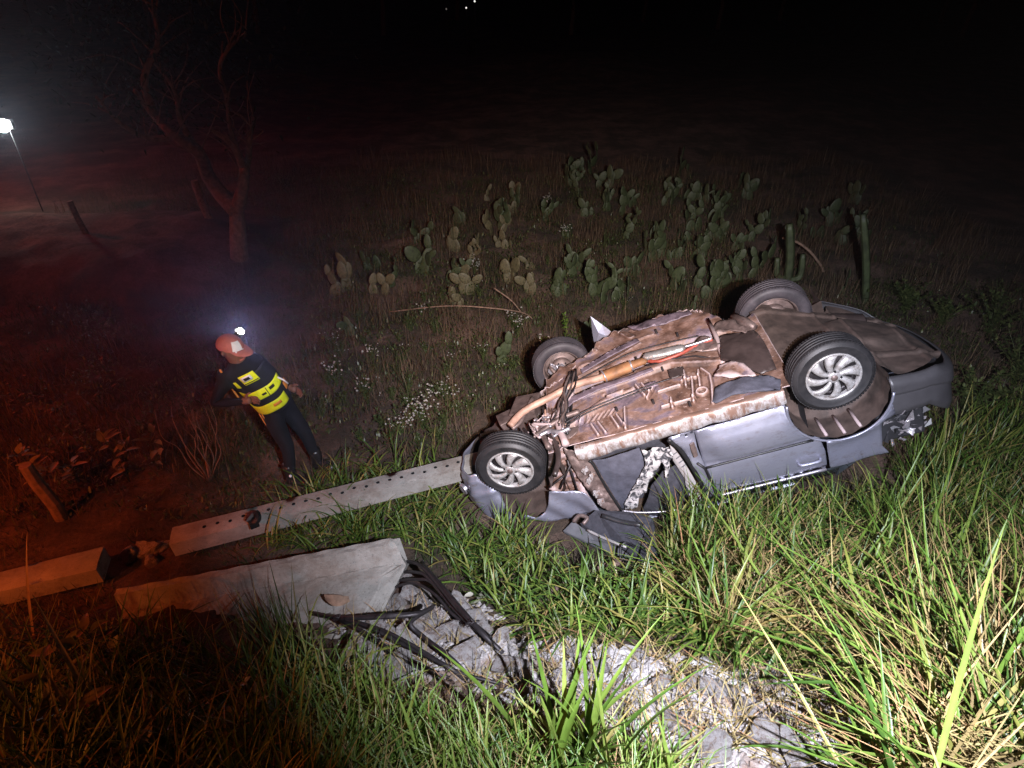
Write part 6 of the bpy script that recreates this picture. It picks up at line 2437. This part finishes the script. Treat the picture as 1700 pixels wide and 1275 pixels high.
# face features: nose, ears, brows
fd_ = Vector((.85, -.45, -.28)).normalized()
hc_ = head + Vector((0, 0, .03))
sdv = Vector((fd_.y, -fd_.x, 0)).normalized()
b = MB()
b.tube([hc_ + fd_ * .085 + Vector((0, 0, .02)), hc_ + fd_ * .108 - Vector((0, 0, .02)), hc_ + fd_ * .090 - Vector((0, 0, .03))], [.010, .016, .010], 8)
b.build('nose', 'skin', body, True)
for sg in (-1, 1):
    b = MB()
    b.tube([hc_ + sdv * .088 * sg + Vector((0, 0, .02)), hc_ + sdv * .098 * sg, hc_ + sdv * .088 * sg - Vector((0, 0, .025))], [.012, .016, .008], 8)
    b.build('ear', 'skin', body, True)
    b = MB()
    b.lathe([(0, -1), (.7, -.7), (1, 0), (.7, .7), (0, 1)], 10, hc_ + fd_ * .080 + sdv * .032 * sg + Vector((0, 0, .018)), Matrix.Identity(3) * .012)
    b.build('eye', 'cap_white', body, True)
b = MB()
b.tube([hc_ + fd_ * .088 + sdv * .022 - Vector((0, 0, .052)), hc_ + fd_ * .093 - Vector((0, 0, .052)), hc_ + fd_ * .088 - sdv * .022 - Vector((0, 0, .052))], .006, 6)
b.build('mouth', 'cap_cloth', body, True)
# fingers
for k_, (w_, e_, cur) in enumerate(((palms[0], pend[0], 1), (palms[1], pend[1], 1))):
    d = (e_ - w_).normalized()
    up_ = Vector((0, 0, 1))
    sp_ = up_ - d * up_.dot(d)
    sp_.normalize()
    nrm_ = d.cross(sp_)
    for i in range(4):
        r0 = e_ + d * .005 + sp_ * (.030 - .020 * i)
        ln = (.070, .078, .074, .058)[i]
        b = MB()
        b.tube(smooth_path([r0, r0 + d * ln * .5 + nrm_ * .004, r0 + d * ln * .85 + nrm_ * .016, r0 + d * ln + nrm_ * .028], 4), [.0095 - .0003 * j for j in range(13)], 8)
        b.build('finger', 'skin', body, True)
    b = MB()
    r0 = w_ + d * .03 + sp_ * .030
    b.tube(smooth_path([r0, r0 + sp_ * .030 + d * .025, r0 + sp_ * .040 + d * .055], 4), [.012 - .0005 * j for j in range(9)], 8)
    b.build('thumb', 'skin', body, True)

# cap: dome, brim turned to the right of the picture, white front
cx_ = head + Vector((-.015, .01, .045))
fwd = Vector((.96, -.22, -.16)).normalized()
rt_ = Vector((0, 0, 1)).cross(fwd).normalized()
upc = fwd.cross(rt_)
RC = Matrix((fwd, rt_, upc)).transposed()
cap = MB()
V, F = [], []
for i in range(9):
    ph = math.pi / 2 * i / 8
    for k in range(28):
        th = 2 * math.pi * k / 28
        V.append(cx_ + RC @ Vector((.112 * math.cos(th) * math.cos(ph) - .006, .096 * math.sin(th) * math.cos(ph), .105 * math.sin(ph))))
for i in range(8):
    for k in range(28):
        F.append((i * 28 + k, i * 28 + (k + 1) % 28, (i + 1) * 28 + (k + 1) % 28, (i + 1) * 28 + k))
cap.add(V, F)
capo = cap.build('cap', 'cap_cloth', person, True)
V, F = [], []
for i in range(6):
    for k in range(15):
        th = math.radians(-62 + 124 * k / 14)
        ex_ = i / 5 * .085 * math.cos(th * .9)
        V.append(cx_ + RC @ Vector((.105 * math.cos(th) + ex_, .093 * math.sin(th), -.002 - .25 * ex_ - .12 * (math.sin(th) ** 2) * ex_ * 4 * .3)))
for i in range(5):
    for k in range(14):
        a_ = i * 15 + k
        F.append((a_, a_ + 1, a_ + 16, a_ + 15))
o = mk('brim', V, F, 'cap_cloth', capo)
md_ = o.modifiers.new('thickness', 'SOLIDIFY')
md_.thickness = .005
V, F = [], []
for i in range(6):
    for k in range(9):
        ph = math.radians(4 + 44 * i / 5)
        th = math.radians(-50 + 46 * k / 8)
        V.append(cx_ + RC @ Vector((.116 * math.cos(th) * math.cos(ph) - .006, .100 * math.sin(th) * math.cos(ph), .109 * math.sin(ph))))
for i in range(5):
    for k in range(8):
        a_ = i * 9 + k
        F.append((a_, a_ + 1, a_ + 10, a_ + 9))
mk('front_patch', V, F, 'cap_white', capo)

# vest bands wrapped round the torso
def torso_frame(u):
    """u 0 hip .. 1 shoulders"""
    a_ = hip.lerp(chest, min(1, u * 1.5)) if u < .667 else chest.lerp(sh, (u - .667) * 3)
    return a_


axis = (sh - hip).normalized()
tside = axis.cross(Vector((0, -1, 0))).normalized()      # towards picture right/left
tfront = tside.cross(axis).normalized()
if tfront.y > 0:
    tfront = -tfront
if tside.x < 0:
    tside = -tside


def vest_sheet(name, u0, u1, a0, a1, mat, off=.0, parent=None, n_=8, k_=18):
    V, F = [], []
    for i in range(n_):
        u = u0 + (u1 - u0) * i / (n_ - 1)
        c_ = torso_frame(u)
        w_ = .160 + .035 * u
        dpt = .150 + .01 * math.sin(u * 3)
        for k in range(k_):
            th = math.radians(a0 + (a1 - a0) * k / (k_ - 1))
            V.append(c_ + tside * math.sin(th) * (w_ + off) + tfront * math.cos(th) * (dpt + off) + axis * .004 * math.sin(th * 5))
    for i in range(n_ - 1):
        for k in range(k_ - 1):
            q = i * k_ + k
            F.append((q, q + 1, q + 1 + k_, q + k_))
    o = mk(name, V, F, mat, parent or person)
    md_ = o.modifiers.new('thickness', 'SOLIDIFY')
    md_.thickness = .006
    return o


vest = vest_sheet('vest', .02, 1.02, -180, 180, 'vest_black', 0, None, 20, 44)
vest_sheet('reflective_band', .10, .32, -62, 75, 'hi_vis', .009, vest)
vest_sheet('reflective_band', .47, .68, -72, 92, 'hi_vis', .009, vest)
vest_sheet('chest_patch', .84, .98, -66, -14, 'hi_vis', .009, vest)
vest_sheet('shoulder_patch', .86, 1.06, 2, 42, 'hi_vis', .009, vest)
vest_sheet('badge_field', .93, 1.03, 6, 30, 'hi_vis_pale', .014, vest, 4, 6)
vest_sheet('badge', .955, 1.005, 11, 25, 'vest_black', .018, vest, 3, 5)
vest_sheet('patch_line', .885, .895, 4, 40, 'vest_black', .014, vest, 2, 6)
vest_sheet('patch_line', .90, .915, -60, -24, 'vest_black', .014, vest, 2, 6)
vest_sheet('band_print', .575, .635, 42, 58, 'vest_black', .014, vest, 3, 5)
vest_sheet('band_print', .54, .58, 18, 30, 'vest_black', .014, vest, 3, 5)
vest_sheet('band_seam', .48, .67, 33, 35, 'vest_black', .014, vest, 4, 3)
vest_sheet('band_print', .20, .26, 25, 50, 'orange_cloth', .014, vest, 3, 5)
vest_sheet('orange_pouch', .28, .44, 86, 112, 'orange_cloth', .02, vest)
b = MB()
q0 = torso_frame(.62) + tside * .19 + tfront * .02
b.tube([q0, torso_frame(.5) + tside * .215 + tfront * .01, torso_frame(.38) + tside * .222], .008, 6)
b.build('pale_cord', 'hi_vis_pale', vest, True)
b = MB()
q0 = torso_frame(.78) - tside * .20 + tfront * .06
b.tube(smooth_path([sh + Vector((-.13, -.14, .06)), q0, torso_frame(.45) - tside * .17 + tfront * .14], 5), .009, 6)
b.build('orange_strap', 'orange_cloth', vest, True)
for dx in (0, .022):
    b = MB()
    q0 = torso_frame(.10) - tside * .12 + tfront * .12
    b.tube(smooth_path([q0 + Vector((dx, 0, 0)), q0 + Vector((.05 + dx, -.02, -.12)), q0 + Vector((.11 + dx, -.02, -.25))], 5), .005, 5)
    b.build('hanging_cord', 'orange_cloth', vest, True)
for s_ in 'lr':
    an, to = names[J['ankle' + s_]][0], names[J['toe' + s_]][0]
    b = MB()
    b.tube(smooth_path([an + Vector((-.01, 0, .14)), an, an + Vector((-.01, 0, -.045)), to + Vector((.03, 0, -.01))], 5), [.060] * 6 + [.058] * 5 + [.052] * 5, 12, flat=.95)
    bo = b.build('boot', 'boot_leather', person, True)
    if s_ == 'l':
        ball('reflective_tab', an + Vector((.02, -.062, .05)), .014, 'hi_vis_pale', bo)

# ================================================================== NIGHT MIST
hz = MB()
hz.box((0, 40, 5), (160, 120, 13.0))
hz = hz.build('haze', None, None, False)
tag(hz, 'thin night mist lit by the lamps', 'haze', kind='stuff')
m = bpy.data.materials.new('mist')
m.use_nodes = True
t = m.node_tree
t.nodes.remove(t.nodes['Principled BSDF'])
pv = t.nodes.new('ShaderNodeVolumePrincipled')
pv.inputs['Color'].default_value = (.9, .9, .95, 1)
pv.inputs['Density'].default_value = 0.0011
pv.inputs['Anisotropy'].default_value = 0.8
lk(t, pv.outputs[0], t.nodes['Material Output'].inputs['Volume'])
hz.data.materials.append(m)
print('TRIS', sum(len(o.data.polygons) for o in bpy.data.objects if o.type == 'MESH'))
